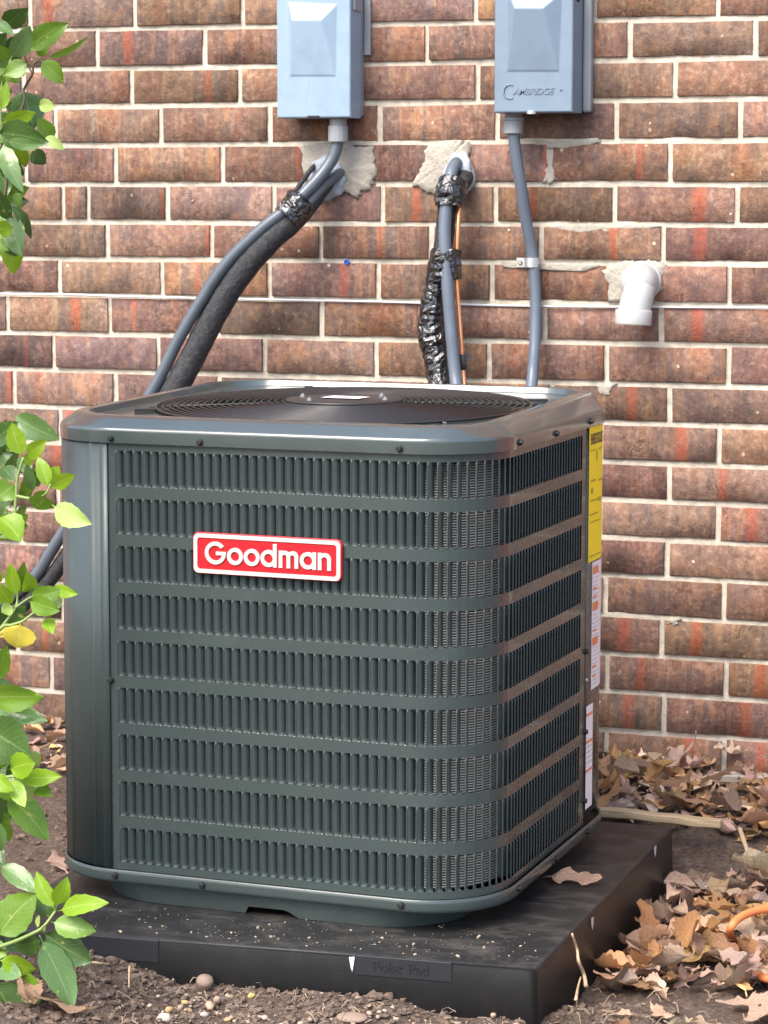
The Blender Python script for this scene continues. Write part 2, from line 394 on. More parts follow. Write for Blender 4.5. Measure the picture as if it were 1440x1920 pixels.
v = []; 
for y in ys:
    for x in xs:
        near = 1 if (-.8 < x < 1.2 and -1.7 < y < .1) else 0
        z = ground_z(x, y)+(bumpy(x, y) if near else 0)
        v.append((x, y, z))
nx = len(xs); f = [(j*nx+i, j*nx+i+1, (j+1)*nx+i+1, (j+1)*nx+i) for j in range(len(ys)-1) for i in range(nx-1)]
g = mesh('ground', v, f, M_SOIL, None, True); tag(g, 'bare brown soil sloping away from the brick wall', None, None, 'structure')

# ------------------------------------------------------------------ brick wall
wall = empty('brick_wall', (0, 0, 0), label='reddish brown brick house wall with pale mortar joints', cat='wall')
beds = [(0, (150, 55), (1400, 33)), (1, (190, 129), (1400, 108)), (2, (100, 200), (1400, 185)), (3, (150, 272), (1400, 262)), (4, (100, 345), (1400, 345)),
 (5, (150, 416), (1400, 423)), (6, (60, 484), (1400, 495)), (7, (60, 552), (1400, 574)), (8, (60, 624), (1400, 648)), (9, (60, 692), (1400, 726)),
 (10, (60, 762), (1400, 800)), (11, (60, 828), (1400, 875)), (12, (60, 891), (1400, 947)), (13, (60, 955), (1400, 1020)), (14, (100, 1022), (1400, 1092)),
 (15, (100, 1093), (1400, 1168)), (16, (100, 1162), (1400, 1241)), (17, (80, 1227), (1400, 1312)), (18, (110, 1297), (1400, 1387))]
HC = .06773
def bedline(b):
    if 0 <= b <= 18:
        _, L, Rr = beds[b]; A, B = aty(*L), aty(*Rr)
        return lambda x: A.z+(B.z-A.z)*(x-A.x)/(B.x-A.x)
    if b < 0:
        q = bedline(0); return lambda x: q(x)+HC*(-b)
    q = bedline(18); return lambda x: q(x)-HC*(b-18)
JX = {-1: [150, 352, 1000], -2: [60, 260, 1000], 0: [55, 252, 454, 892, 1115, 1346], 1: [182, 383, 800, 1181, 1416], 2: [43, 246, 449, 895, 1265], 3: [103, 301, 505, 712, 932, 1155, 1388],
 4: [48, 216, 417, 640, 810, 1031, 1257], 5: [118, 165, 313, 513, 717, 929, 1152, 1381], 6: [201, 397, 601, 808, 1015, 1243], 7: [111, 303, 505, 709, 922, 1145, 1367],
 8: [14, 205, 407, 603, 815, 1020, 1240], 9: [101, 296, 496, 705, 917, 1137, 1366], 10: [26, 216, 411, 1035, 1255], 11: [112, 905, 1125, 1348], 12: [10, 1255], 13: [108, 1346],
 14: [38, 1250], 15: [95, 1134, 1357], 16: [117, 1240], 17: [32, 1137, 1361], 18: [95, 1245], 19: [40, 1136, 1357], 20: [100, 1245]}
STR = {0: [(90, 34, 0)], 1: [(240, 22, 0)], 2: [(390, 18, 0)], 4: [(407, 10, 0), (558, 12, 0), (1199, 16, 0), (1022, 10, 0)], 5: [(303, 14, 1), (998, 20, 0), (1311, 36, 0), (780, 24, 0)],
 6: [(1312, 34, 0), (1150, 20, 0), (390, 12, 0)], 7: [(645, 24, 0), (370, 16, 1), (857, 22, 1)], 8: [(142, 32, 1), (250, 12, 1), (1308, 32, 0)], 9: [(50, 10, 1)], 10: [(1185, 28, 0), (905, 20, 1), (20, 24, 0)],
 11: [(1278, 34, 0), (130, 22, 0)], 12: [(1355, 24, 0), (108, 40, 0)], 13: [(1410, 30, 0)], 16: [(1170, 30, 0), (1305, 30, 0)], 17: [(1202, 24, 0), (1425, 32, 0), (86, 18, 0)],
 18: [(1177, 28, 0), (1397, 30, 0)], 19: [(1287, 32, 0), (1425, 26, 0)]}
BL = .2090; XL, XR = -1.22, .92
def brick_mesh(L, H, seed):
    rr = random.Random(seed); nxs, nzs = 8, 3
    fx = [-.5, -.5+.0018/L]+[-.5+.0018/L+(1-.0036/L)*i/(nxs-2) for i in range(1, nxs-2)]+[.5-.0018/L, .5]; fz = [-.5, -.5+.0018/H, .5-.0018/H, .5]
    v = []; idx = {}
    for j, z in enumerate(fz):
        for i, x in enumerate(fx):
            ex, ez = i in (0, nxs), j in (0, nzs)
            px, pz, py = x*L, z*H, 0
            if ex: px += (-1 if x > 0 else 1)*abs(rr.gauss(0, .0007))
            elif not ez: px += rr.uniform(-.003, .003) if 2 < i < nxs-2 else 0
            if ez: pz += (-1 if z > 0 else 1)*abs(rr.gauss(0, .0006))
            if ex or ez: py = .0007+abs(rr.gauss(0, .0006))
            else: py = rr.uniform(-.0010, .0010)
            if rr.random() < .035 and (ex or ez): py += .004; px *= .988; pz *= .965
            idx[i, j] = len(v); v.append((px, py, pz))
    f = [(idx[i, j], idx[i+1, j], idx[i+1, j+1], idx[i, j+1]) for j in range(nzs) for i in range(nxs)]
    ring = [idx[i, 0] for i in range(nxs)]+[idx[nxs, j] for j in range(nzs)]+[idx[i, nzs] for i in range(nxs, 0, -1)]+[idx[0, j] for j in range(nzs, 0, -1)]
    bk = []
    for q in ring:
        bk.append(len(v)); v.append((v[q][0], .05, v[q][2]))
    m_ = len(ring)
    for k in range(m_): f.append((ring[k], bk[k], bk[(k+1) % m_], ring[(k+1) % m_]))
    me = bpy.data.meshes.new('brick'); me.from_pydata(v, [], f); me.materials.append(M_BRICK)
    for p in me.polygons: p.use_smooth = p.index < nxs*nzs
    return me
BM = [brick_mesh(.199, .0585, s) for s in range(14)]
PM = [((565, 262), (705, 372)), ((775, 262), (885, 365))]
for r in range(-2, 21):
    zt, zb = bedline(r-1), bedline(r)
    zm0 = (zt(0)+zb(0))/2
    js = []
    for px in JX[r]:
        zz = (zt(-.1)+zb(-.1))/2
        for _ in range(3):
            # sight line of that joint on the wall at the middle of the course
            lo, hi = -900, 2800
            for _k in range(30):
                mid_ = (lo+hi)/2
                if aty(px, mid_).z > zz: lo = mid_
                else: hi = mid_
            P = aty(px, (lo+hi)/2); zz = (zt(P.x)+zb(P.x))/2
        js.append(P.x)
    js.sort(); full = [js[0]]
    for q in js[1:]:
        gap = q-full[-1]; k = max(1, round(gap/BL)) if gap > BL*1.35 else 1; a0 = full[-1]
        for i in range(1, k+1): full.append(a0+gap*i/k)
    while full[0] > XL: full.insert(0, full[0]-BL)
    while full[-1] < XR: full.append(full[-1]+BL)
    rowstr = []
    for (px, wpx, dk) in STR.get(r, []):
        lo, hi = -900, 2800
        for _k in range(30):
            mid_ = (lo+hi)/2
            if aty(px, mid_).z > zm0: lo = mid_
            else: hi = mid_
        rowstr.append((aty(px, (lo+hi)/2).x, wpx/2/1090, dk))
    for a, b in zip(full, full[1:]):
        jt = R.uniform(.0072, .0092); L = b-a-jt; xc = (a+b)/2
        if L < .02: continue
        H = zt(xc)-zb(xc)-R.uniform(.0076, .0100); zc = (zt(xc)+zb(xc))/2
        me = R.choice(BM) if L > .13 else brick_mesh(L, H, R.randrange(9999))
        o = put('brick', me, None, wall)
        o.location = (xc, R.uniform(-.0015, .0015), zc+R.uniform(-.0008, .0008))
        if L > .13: o.scale = (L/.199, 1, H/.0585)
        o.rotation_euler = (R.gauss(0, .004), R.gauss(0, .003), R.gauss(0, .006))
        tn = R.random(); o['tone'] = float(max(0, min(1, .55*tn+.30*(xc+.3)))); o['grey'] = float(max(0, R.gauss(.25-.25*xc, .3))) if R.random() < .75 else 0.0
        o['red'] = 1.0 if (r == 6 and abs(xc-.245) < .08) else 0.0
        o['stripe'] = 9.0; o['stripe_w'] = .01
        for sx_, sw, dk in rowstr:
            if a < sx_ < b: o['stripe'] = float((sx_-xc)/(L/.199 if L > .13 else 1)); o['stripe_w'] = float(sw)
        if o['stripe'] == 9.0 and R.random() < .03 : o['stripe'] = R.uniform(-.08, .08); o['stripe_w'] = .006
# mortar sheet behind the brick faces
v = []; f = []
mx = [-1.24+.011*i for i in range(200)]; mz = [-.12+.0115*i for i in range(148)]
for z in mz:
    for x in mx:
        v.append((x, .0042+noise.noise(Vector((x*60, z*60, 0)))*.0022+noise.noise(Vector((x*14, z*14, 5)))*.0018, z))
k = len(mx); f = [(j*k+i, j*k+i+1, (j+1)*k+i+1, (j+1)*k+i) for j in range(len(mz)-1) for i in range(k-1)]
mesh('mortar', v, f, M_MORTAR, wall, True)
# the wall beyond the picture: same bond, laid as one piece
bm = bmesh.new()
def addbox(bm, x0, x1, y0, y1, z0, z1):
    q = [bm.verts.new(p) for p in ((x0, y0, z0), (x1, y0, z0), (x1, y0, z1), (x0, y0, z1), (x0, y1, z0), (x1, y1, z0), (x1, y1, z1), (x0, y1, z1))]
    for a in ((0, 1, 2, 3), (1, 5, 6, 2), (4, 0, 3, 7), (3, 2, 6, 7), (4, 5, 1, 0)): bm.faces.new([q[i] for i in a])
ztop = bedline(-3)(0); zlow = -.05
rr_ = 0; z = zlow
while z < 3.0:
    off_ = 0 if rr_ % 2 else BL/2
    x = -3.6+off_
    while x < 3.4:
        cx = x+BL/2
        if (cx < XL-.2 or cx > XR+.22 or z > ztop+.005):
            addbox(bm, x+.005, x+BL-.005, 0, .04, z+.005, z+HC-.005)
        x += BL
    z += HC; rr_ += 1
bf = frombm('brick_field', bm, M_BRICK, wall); bf['kind'] = 'stuff'
bm = bmesh.new(); addbox(bm, -3.7, 3.5, .009, .12, -.3, 3.0); 
frombm('backing', bm, M_MORTAR, wall)
# mortar patches smeared round the pipe holes
def patch(cxy, pts, thick=.006, m=None):
    C0 = aty(*cxy); v = [(C0.x, -thick*1.5, C0.z)]; f = []
    P = [aty(*p) for p in pts]; ring = []
    for i, p in enumerate(P):
        q = P[(i+1) % len(P)]
        for k in range(5):
            t = p.lerp(q, k/5); t = t+(t-C0).normalized()*R.gauss(0, .0028); ring.append(t)
    m_ = len(ring)
    for s, th in ((.45, 1.3), (.78, 1.0), (.95, .75), (1.0, .0)):
        for q in ring:
            p = C0.lerp(q, s); v.append((p.x, -thick*th*(1+.5*noise.noise(Vector((p.x*70, p.z*70, 1))))+(.012 if s == 1 else 0), p.z))
    for k in range(m_): f.append((0, 1+k, 1+(k+1) % m_))
    for j in range(3):
        for k in range(m_): f.append((1+j*m_+k, 1+(j+1)*m_+k, 1+(j+1)*m_+(k+1) % m_, 1+j*m_+(k+1) % m_))
    return mesh('mortar_patch', v, f, m or M_PATCH, wall, True)
patch((640, 320), [(562, 275), (600, 268), (650, 262), (662, 272), (700, 275), (707, 310), (702, 345), (690, 358), (672, 372), (652, 362), (630, 352), (590, 345), (568, 330)])
patch((835, 310), [(798, 272), (845, 262), (868, 263), (884, 268), (880, 295), (886, 330), (880, 362), (840, 366), (800, 362), (772, 350), (785, 318), (796, 300)])
patch((1185, 530), [(1128, 508), (1140, 496), (1180, 487), (1215, 488), (1248, 490), (1245, 512), (1240, 540), (1225, 568), (1180, 568), (1140, 566), (1142, 535)], .0025)
for a in ([(655, 428), (1040, 428), (1100, 420), (1150, 425), (1185, 420), (1240, 424), (1200, 436), (1120, 434), (1045, 440)],
          [(995, 262), (1030, 266), (1065, 262), (1120, 258), (1130, 266), (1090, 274), (1050, 278), (1010, 275)],
          [(1022, 275), (1038, 278), (1040, 330), (1045, 340), (1018, 345), (1025, 310)],
          [(1115, 720), (1150, 722), (1140, 742), (1128, 738)], [(1255, 1162), (1275, 1160), (1268, 1172), (1250, 1170)],
          [(935, 490), (1020, 492), (1130, 498), (1100, 510), (1030, 506), (940, 502)]):
    if a[0][0] == 655: a = [(1018, 424)]+a[2:]
    cx = sum(p[0] for p in a)/len(a); cy = sum(p[1] for p in a)/len(a); patch((cx, cy), a, .0014)

# ------------------------------------------------------------------ condenser unit
UX, UY, UYAW, W2, D2, UR = .1505, -.7703, -.0248, .33, .3234, .1163
ZL, ZP = .7211, .1217
unit = empty('air_conditioner', (UX, UY, 0), UYAW, label='large dark green outdoor air conditioner with louvered sides on the black pad', cat='air conditioner')
def outline(off=0.0, n=9, r=UR, w=W2, d=D2):
    w += off; d += off; r += off; P = []
    for cx, cy, a0 in ((w-r, d-r, 0), (-w+r, d-r, 90), (-w+r, -d+r, 180), (w-r, -d+r, 270)):
        for k in range(n+1):
            a = math.radians(a0+90*k/n); P.append(Vector((cx+r*math.cos(a), cy+r*math.sin(a))))
    return P
S1 = W2-UR+.205; S2 = S1+UR*PI/2; S3 = S2+2*(D2-UR)
def path(s, off=0.0, z=0.0):          # along the front, round the corner, along the right side
    if s <= S1: x, y, nx_, ny_ = -.205+s, -D2, 0, -1
    elif s <= S2:
        a = -PI/2+(s-S1)/UR; nx_, ny_ = math.cos(a), math.sin(a); x, y = W2-UR+UR*nx_, -D2+UR+UR*ny_
    elif s <= S3: x, y, nx_, ny_ = W2, -D2+UR+(s-S2), 1, 0
    else:
        a = (s-S3)/UR; nx_, ny_ = math.cos(a), math.sin(a); x, y = W2-UR+UR*nx_, D2-UR+UR*ny_
    return Vector((x+nx_*off, y+ny_*off, z))
# louver panel
NC, PITCHL, NR = 70, .01330, 9
RIB = .0030; ROWP, ROWH, ROW0 = .0660, .0493, .7107
s0 = 0.0
st = []   # stations along the path: (s, kind)  kind 0 plain, 1 slot starts here
st.append(-.0234); st.append(-.008)
for c in range(NC):
    st += [s0+c*PITCHL-RIB*.5, s0+c*PITCHL, s0+c*PITCHL+RIB*.5]
st += [s0+NC*PITCHL-RIB*.5, s0+NC*PITCHL+.002, .956]
zr = [ZP+.001]
for r in range(NR-1, -1, -1):
    zt_ = ROW0-ROWP*r; zr += [zt_-ROWH, zt_-ROWH+.004, zt_-.004, zt_]
zr.append(ZL+.004)
v = []; f = []; ns = len(st)
for j, z in enumerate(zr):
    for i, s in enumerate(st):
        mid_rib = 2 <= i < 2+3*NC and (i-2) % 3 == 1
        v.append(path(s, 0.0014 if mid_rib and (j-1) % 4 in (1, 2) and 0 < j < len(zr)-1 else 0, z))
for j in range(len(zr)-1):
    slot_row = (j-1) % 4 != 3 and 0 < j < len(zr)-2
    for i in range(ns-1):
        slot_col = 2 <= i < 2+3*NC and (i-2) % 3 == 2
        if slot_row and slot_col: continue
        f.append((j*ns+i, j*ns+i+1, (j+1)*ns+i+1, (j+1)*ns+i))
panel = mesh('louver_panel', v, f, M_PAINT, unit)
# louver blades: fixed at a rib, leaning inward to the right, closed at both ends
def blade_geo(c, r):
    a = s0+c*PITCHL+RIB*.5; wd = PITCHL-RIB
    z1 = ROW0-ROWP*r; z0 = z1-ROWH
    prof = [(0, 0), (.20, .0011), (.43, .0032), (.62, .0068), (.74, .0120)]
    if 38 <= c <= 42: prof = [(q*.5, dp*.42) for q, dp in prof]
    vs = [(0, 0.0), (.018, .40), (.06, .85), (.12, 1), (.5, 1), (.88, 1), (.94, .85), (.982, .40), (1, 0.0)]
    v = []; f = []
    for t, dk in vs:
        for q, dp in prof:
            v.append(path(a+wd*q, -dp*dk-.0001, z0+(z1-z0)*t))
    m_ = len(prof)
    for j in range(len(vs)-1):
        for i in range(m_-1): f.append((j*m_+i, j*m_+i+1, (j+1)*m_+i+1, (j+1)*m_+i))
    return v, f
restv, restf = [], []
for c in range(NC):
    for r in range(NR):
        v, f = blade_geo(c, r)
        if 4 <= c < 37: mesh('louver', v, f, M_LOUV, panel, True)
        else:
            b0 = len(restv); restv += v; restf += [tuple(q+b0 for q in t) for t in f]
o = mesh('louvers', restv, restf, M_LOUV, panel, True); o['kind'] = 'stuff'
# inner coil and dark core
v = []; f = []; P = outline(-.020, 10)
for z in (ZP+.01, ZL-.005):
    v += [(p.x, p.y, z) for p in P]
m_ = len(P); f = [(k, (k+1) % m_, m_+(k+1) % m_, m_+k) for k in range(m_)]
mesh('coil', v, f, M_COIL, unit, True)
v = []; P = outline(-.05, 10)
for z in (ZP+.01, ZL-.06): v += [(p.x, p.y, z) for p in P]
mesh('inner_shell', v, f+[tuple(range(m_))], M_DARK, unit, True)
# corner posts and plain side panel
def strip(name, pts, z0, z1, m, ribs=None, th=.0015):
    v = []; f = []; m_ = len(pts)
    for z in (z0, z1): v += [(p.x, p.y, z) for p in pts]
    f = [(k, k+1, m_+k+1, m_+k) for k in range(m_-1)]
    o = mesh(name, v, f, m, unit, True)
    sm = o.modifiers.new('thickness', 'SOLIDIFY'); sm.thickness = th; sm.offset = 0
    return o
P = []   # front left corner post, seen from its seam round the corner
P.append(Vector((-.2284, -D2-.0005))); P.append(Vector((-.2284, -D2-.0022))); P.append(Vector((-W2+UR-.004, -D2-.0022)))
for k in range(1, 49):
    a = math.radians(270-90*k/48); off_ = UR+.0022+(.0013 if k in (8, 22, 31) else 0)
    P.append(Vector((-W2+UR+off_*math.cos(a), -D2+UR+off_*math.sin(a))))
P += [Vector((-W2-.0022, -.10)), Vector((-W2-.0005, -.10))]
# tight crimped ribs along the left edge of the post
strip('corner_post', P[::-1], ZP+.003, ZL+.003, M_POST)
P = [path(s, .0012 if s > .9575 else 0) for s in (.9560, .9575, .96, .99, S3)]+[path(S3+UR*PI/2*k/10, .0012) for k in range(1, 11)]+[Vector((.1, D2+.0012, 0)), Vector((-.1, D2+.0012, 0))]
post = strip('corner_post', P, ZP+.016, ZL+.003, M_PAINT)
P = [Vector((-.1, D2)), Vector((-W2+UR, D2))]+[Vector((-W2+UR+UR*math.cos(math.radians(a)), D2-UR+UR*math.sin(math.radians(a)))) for a in range(100, 181, 10)]+[Vector((-W2, -.10))]
strip('side_panel', P, ZP+.003, ZL+.003, M_PAINT)
# folded seam lip beside the louver panel
bm = bevel_box(.0022, .0016, ZL-ZP-.01, .0004, 1, (-.2272, -D2-.0010, (ZL+ZP)/2)); frombm('seam', bm, M_PAINT, unit)
# top cap
def topz(y): return .7618+.0055*y/.31
NP = 72
def rr_angle(off):                    # rounded rectangle sampled by polar angle
    P = outline(off, 14); out = []
    pol = sorted([(math.atan2(p.y, p.x) % (2*PI), p) for p in P], key=lambda q: q[0])
    for k in range(NP):
        a = 2*PI*k/NP; d = Vector((math.cos(a), math.sin(a))); best = None
        for i in range(len(P)):
            p, q = P[i], P[(i+1) % len(P)]; e = q-p; den = d.x*e.y-d.y*e.x
            if abs(den) < 1e-12: continue
            t = (p.x*e.y-p.y*e.x)/den; s_ = (p.x*d.y-p.y*d.x)/den
            if t > 0 and -1e-6 <= s_ <= 1+1e-6: best = d*t
        out.append(best)
    return out
def cap_loft():
    v = []; f = []
    rings = []
    A = outline(.0055, 16); 
    m_ = len(A)
    inner = []
    for p in A:
        a = math.atan2(p.y, p.x); inner.append(Vector((math.cos(a), math.sin(a))))
    def ring(off, zf): return [(q.x, q.y, zf(q)) for q in outline(off, 16)]
    B = .0055
    rings.append(ring(B-.0012, lambda q: ZL+.0005)); rings.append(ring(B, lambda q: ZL)); rings.append(ring(B, lambda q: ZL+.016))
    rings.append(ring(B-.0006, lambda q: ZL+.0185)); rings.append(ring(B-.0025, lambda q: ZL+.0215)); rings.append(ring(B-.0175, lambda q: topz(q.y)-.0045)); rings.append(ring(B-.0205, lambda q: topz(q.y)-.0018))
    rings.append(ring(B-.025, lambda q: topz(q.y)-.0006)); rings.append(ring(B-.030, lambda q: topz(q.y)))
    for off_, dz in ((B-.040, 0), (B-.0415, -.001), (B-.044, -.0085), (B-.046, -.0095)): rings.append(ring(off_, lambda q: topz(q.y)+dz))
    for rad, dz in ((.276, -.0098), (.2745, -.011), (.272, -.016), (.272, -.07), (.272, -.12)):
        rings.append([(d.x*rad+.004, d.y*rad, topz(d.y*rad)+dz) for d in inner])
    for rg_ in rings: v.extend(rg_)
    for j in range(len(rings)-1):
        for k in range(m_): f.append((j*m_+k, j*m_+(k+1) % m_, (j+1)*m_+(k+1) % m_, (j+1)*m_+k))
    return v, f
v, f = cap_loft(); capo = mesh('top_cap', v, f, M_CAP, unit, True)
wn = capo.modifiers.new('weighted', 'WEIGHTED_NORMAL'); wn.keep_sharp = True; wn.weight = 80
me = capo.data
bm = bmesh.new(); bm.from_mesh(me)
for e in bm.edges:
    if len(e.link_faces) == 2 and e.calc_face_angle(0) > math.radians(50): e.smooth = False
bm.to_mesh(me); bm.free()
# fan guard
guard = mesh('fan_guard', *(lambda a: a)(tube_data([Vector((.273*math.cos(2*PI*k/48), .273*math.sin(2*PI*k/48), topz(.273*math.sin(2*PI*k/48))-.007)) for k in range(49)], .0022, 6, False)), M_GUARD, unit, True); guard.location = (.004, 0, 0)
def gz(rad, a): return topz(rad*math.sin(a))-.006+.006*(1-(rad/.273)**2)
for q in range(18):
    rad = .090+q*.0102
    P = [Vector((rad*math.cos(2*PI*k/48), rad*math.sin(2*PI*k/48), gz(rad, 2*PI*k/48))) for k in range(49)]
    v, f = tube_data(P, .0015, 5, False); mesh('guard_ring', v, f, M_GUARD, guard, True)
for q in range(6):
    a = 2*PI*(q+.35)/6
    P = [Vector((rad*math.cos(a), rad*math.sin(a), gz(rad, a)-.003)) for rad in (.07, .13, .19, .284)]
    v, f = tube_data(P, .0020, 6); mesh('guard_spoke', v, f, M_GUARD, guard, True)
v, f = disc_prof([(.083, .0), (.086, .002), (.084, .0045), (.0, .0052)], 32)
o = mesh('motor_plate', v, f, M_PLATE, unit, True, (.004, 0, topz(0)-.002))
hv, hf = disc_prof([(.0052, 0), (.0052, .001), (.0036, .0012), (.0036, .0042), (.003, .0046)], 10)
SCREW = bpy.data.meshes.new('screw'); SCREW.from_pydata(hv, [], hf); SCREW.materials.append(M_BLACK)
for x, y in ((-.067, .005), (.04, .05), (.068, -.01), (-.03, -.06)):
    mesh('bolt', *disc_prof([(.0045, 0), (.0045, .0025), (.0022, .003), (.0022, .005)], 8), M_ZINC, o, False, (x, y, .005))
mesh('sticker', [(-.03, -.018, .0066), (.03, -.022, .0066), (.034, .018, .0066), (-.026, .022, .0066)], [(0, 1, 2, 3)], M_LWH, o)
for a in (10, 100, 190, 280):
    a = math.radians(a+22); bm = bevel_box(.040, .012, .004, .001); 
    q = frombm('guard_clip', bm, M_BLACK, guard); q.location = (.286*math.cos(a), .286*math.sin(a), topz(.286*math.sin(a))-.007); q.rotation_euler = (0, 0, a)
# fan under the guard
v, f = disc_prof([(.07, 0), (.07, .09), (.03, .1)], 20); mesh('fan_motor', v, f, M_BLACK, unit, True, (0, 0, .645))
for q in range(3):
    a0 = 2*PI*q/3+.4; v = []; f = []
    for i in range(6):
        rad = .05+i*.039
        for j in range(4):
            a = a0+(j/3-.5)*(1.05-.05*i); v.append((rad*math.cos(a), rad*math.sin(a), .66+.030*(j/3-.5)*(1.2-.1*i)))
    f = [(i*4+j, i*4+j+1, (i+1)*4+j+1, (i+1)*4+j) for i in range(5) for j in range(3)]
    mesh('fan_blade', v, f, M_BLACK, unit, True)
# base pan
def loft(rings, close_bottom=False):
    v = []; f = []; m_ = len(rings[0])
    for r_ in rings: v.extend(r_)
    for j in range(len(rings)-1):
        for k in range(m_): f.append((j*m_+k, j*m_+(k+1) % m_, (j+1)*m_+(k+1) % m_, (j+1)*m_+k))
    return v, f
def ol(off, z): return [(p.x, p.y, z) for p in outline(off, 12)]
v, f = loft([ol(.0035, ZP-.012), ol(.0038, ZP+.0008), ol(.0048, ZP+.0016), ol(.0062, ZP+.0006), ol(.0066, ZP-.004), ol(.0068, ZP-.012), ol(.0052, ZP-.0165), ol(.0, ZP-.0185), ol(-.05, ZP-.0185), ol(-.075, ZP-.018)])
pan = mesh('base_pan', v, f, M_PAINT, unit, True)
mesh('pan_floor', ol(.003, ZP-.010), [tuple(range(len(ol(.003, 0))))], M_BLACK, pan)
# stamped feet ring below the pan, notched in the front
P = outline(0, 12, .125, .285, .3185); P2 = outline(0, 12, .120, .272, .3115); v = []; f = []
dens = []
for A, B in ((P, P2),):
    for k in range(len(A)):
        a, b = A[k], A[(k+1) % len(A)]; a2, b2 = B[k], B[(k+1) % len(B)]
        L = (b-a).length; nseg = max(1, int(L/.006))
        for i in range(nseg): dens.append((a.lerp(b, i/nseg), a2.lerp(b2, i/nseg)))
for a, b in dens:
    notch = 1 if (-.014 < b.x < .040 and b.y < 0) else 0
    if -.020 < b.x <= -.014 and b.y < 0: notch = (b.x+.020)/.006
    if .040 <= b.x < .060 and b.y < 0: notch = 1-(b.x-.040)/.020
    zb = PADZ+.0006+.0105*notch
    k = (ZP-.0185-zb)/(ZP-.0185-PADZ)
    v += [(a.x, a.y, ZP-.018), (a.x*.92+b.x*.08, a.y*.92+b.y*.08, ZP-.021), (a.x+(b.x-a.x)*k, a.y+(b.y-a.y)*k, zb)]
m_ = len(dens)
for k in range(m_):
    q = (k+1) % m_
    for j in range(2): f.append((k*3+j, k*3+j+1, q*3+j+1, q*3+j))
mesh('base_foot', v, f, M_PAINT, unit, True)
def screw(p, nrm, z):
    o = put('screw', SCREW, None, unit); o.location = (p[0], p[1], z); o.rotation_euler = Vector(nrm).to_track_quat('Z', 'Y').to_euler(); return o
for x, z in ((-.2095, .7277), (-.0758, .7268), (.2111, .7285)): screw((x, -D2-.0056), (0, -1, 0), z)
for x, z in ((-.21, .1148), (-.0767, .1138), (.2149, .1148)): screw((x, -D2-.0069), (0, -1, 0), z)
for y, z in ((-.2035, .7295), (-.0326, .7270), (.1435, .7299)): screw((W2+.0056, y), (1, 0, 0), z)
for y, z in ((-.1949, .1151), (-.0173, .1130), (.1456, .1143)): screw((W2+.0069, y), (1, 0, 0), z)
screw((-.2163, -D2-.0005), (0, -1, 0), .3906); screw((W2+.0004, .1489), (1, 0, 0), .3863); screw((W2+.0004, .150), (1, 0, 0), .265); screw((W2+.0004, .150), (1, 0, 0), .160)
q = put('rivet', bpy.data.meshes.new('rivet'), M_ZINC, unit); bm = bmesh.new(); bmesh.ops.create_icosphere(bm, subdivisions=1, radius=.0035); bm.to_mesh(q.data); bm.free(); q.location = (W2+.001, .152, .343)
for z0_, z1_ in ((.350, .362), (.312, .334)):
    frombm('slot_hole', bevel_box(.0006, .0022, z1_-z0_, 0, 1, (W2+.0004, .1515, (z0_+z1_)/2)), M_BLACK, unit)
# badge
def rrect(w_, h_, r_, n=6):
    P = []
    for cx, cy, a0 in ((w_-r_, h_-r_, 0), (-w_+r_, h_-r_, 90), (-w_+r_, -h_+r_, 180), (w_-r_, -h_+r_, 270)):
        for k in range(n+1):
            a = math.radians(a0+90*k/n); P.append((cx+r_*math.cos(a), cy+r_*math.sin(a)))
    return P
badge = empty('badge'); badge.parent = unit; badge.location = (.0213, -D2-.0012, .5757); badge.rotation_euler = (PI/2, .005, 0)
A, B = rrect(.1085, .0282, .0075), rrect(.1075, .0272, .007)
m_ = len(A)
v = [(x, y, 0) for x, y in A]+[(x, y, .004) for x, y in A]+[(x, y, .005) for x, y in B]
f = [(j*m_+k, j*m_+(k+1) % m_, (j+1)*m_+(k+1) % m_, (j+1)*m_+k) for j in range(2) for k in range(m_)]+[tuple(2*m_+k for k in range(m_))]
bd = mesh('badge_plate', v, f, M_RED, unit); bpy.data.objects.remove(badge)
bd.location = (.0213, -D2-.0012, .5757); bd.rotation_euler = (PI/2, .004, 0)
A, B = rrect(.1068, .0268, .0072), rrect(.1015, .0215, .0042)
v = [(x, y, .005) for x, y in A]+[(x, y, .0066) for x, y in A]+[(x, y, .0066) for x, y in B]+[(x, y, .005) for x, y in B]
f = [(j*m_+k, j*m_+(k+1) % m_, (j+1)*m_+(k+1) % m_, (j+1)*m_+k) for j in range(3) for k in range(m_)]
mesh('badge_rim', v, f, M_WHITE, bd)
# letters built from rings and bars (round geometric face)
def letter(parts, dx, name='letter'):
    v, f = [], []; z0_, z1_ = .005, .0072
    for kk, (kind, *a) in enumerate(parts):
        z1_ = .0072+.00018*kk
        if kind == 'bar':
            x0, x1, y0, y1 = a; b = len(v)
            v += [(x+dx, y, z) for z in (z0_, z1_) for x, y in ((x0, y0), (x1, y0), (x1, y1), (x0, y1))]
            f += [tuple(b+i for i in q) for q in ((4, 5, 6, 7), (0, 1, 5, 4), (1, 2, 6, 5), (2, 3, 7, 6), (3, 0, 4, 7))]
        else:
            cx, cy, ro, ri, a0, a1 = a; n_ = 28; b = len(v)
            for k in range(n_+1):
                t = math.radians(a0+(a1-a0)*k/n_)
                for rad, z in ((ri, z0_), (ri, z1_), (ro, z1_), (ro, z0_)): v.append((cx+dx+rad*math.cos(t), cy+rad*math.sin(t), z))
            for k in range(n_):
                for j in range(3): f.append((b+k*4+j, b+k*4+j+1, b+(k+1)*4+j+1, b+(k+1)*4+j))
            f += [(b, b+1, b+2, b+3), tuple(b+n_*4+i for i in (3, 2, 1, 0))]
    return mesh(name, v, f, M_WHITE, bd)
h = .0116; t = .0052; yb = -.0135   # x-height radius, stroke, baseline
cy = yb+h
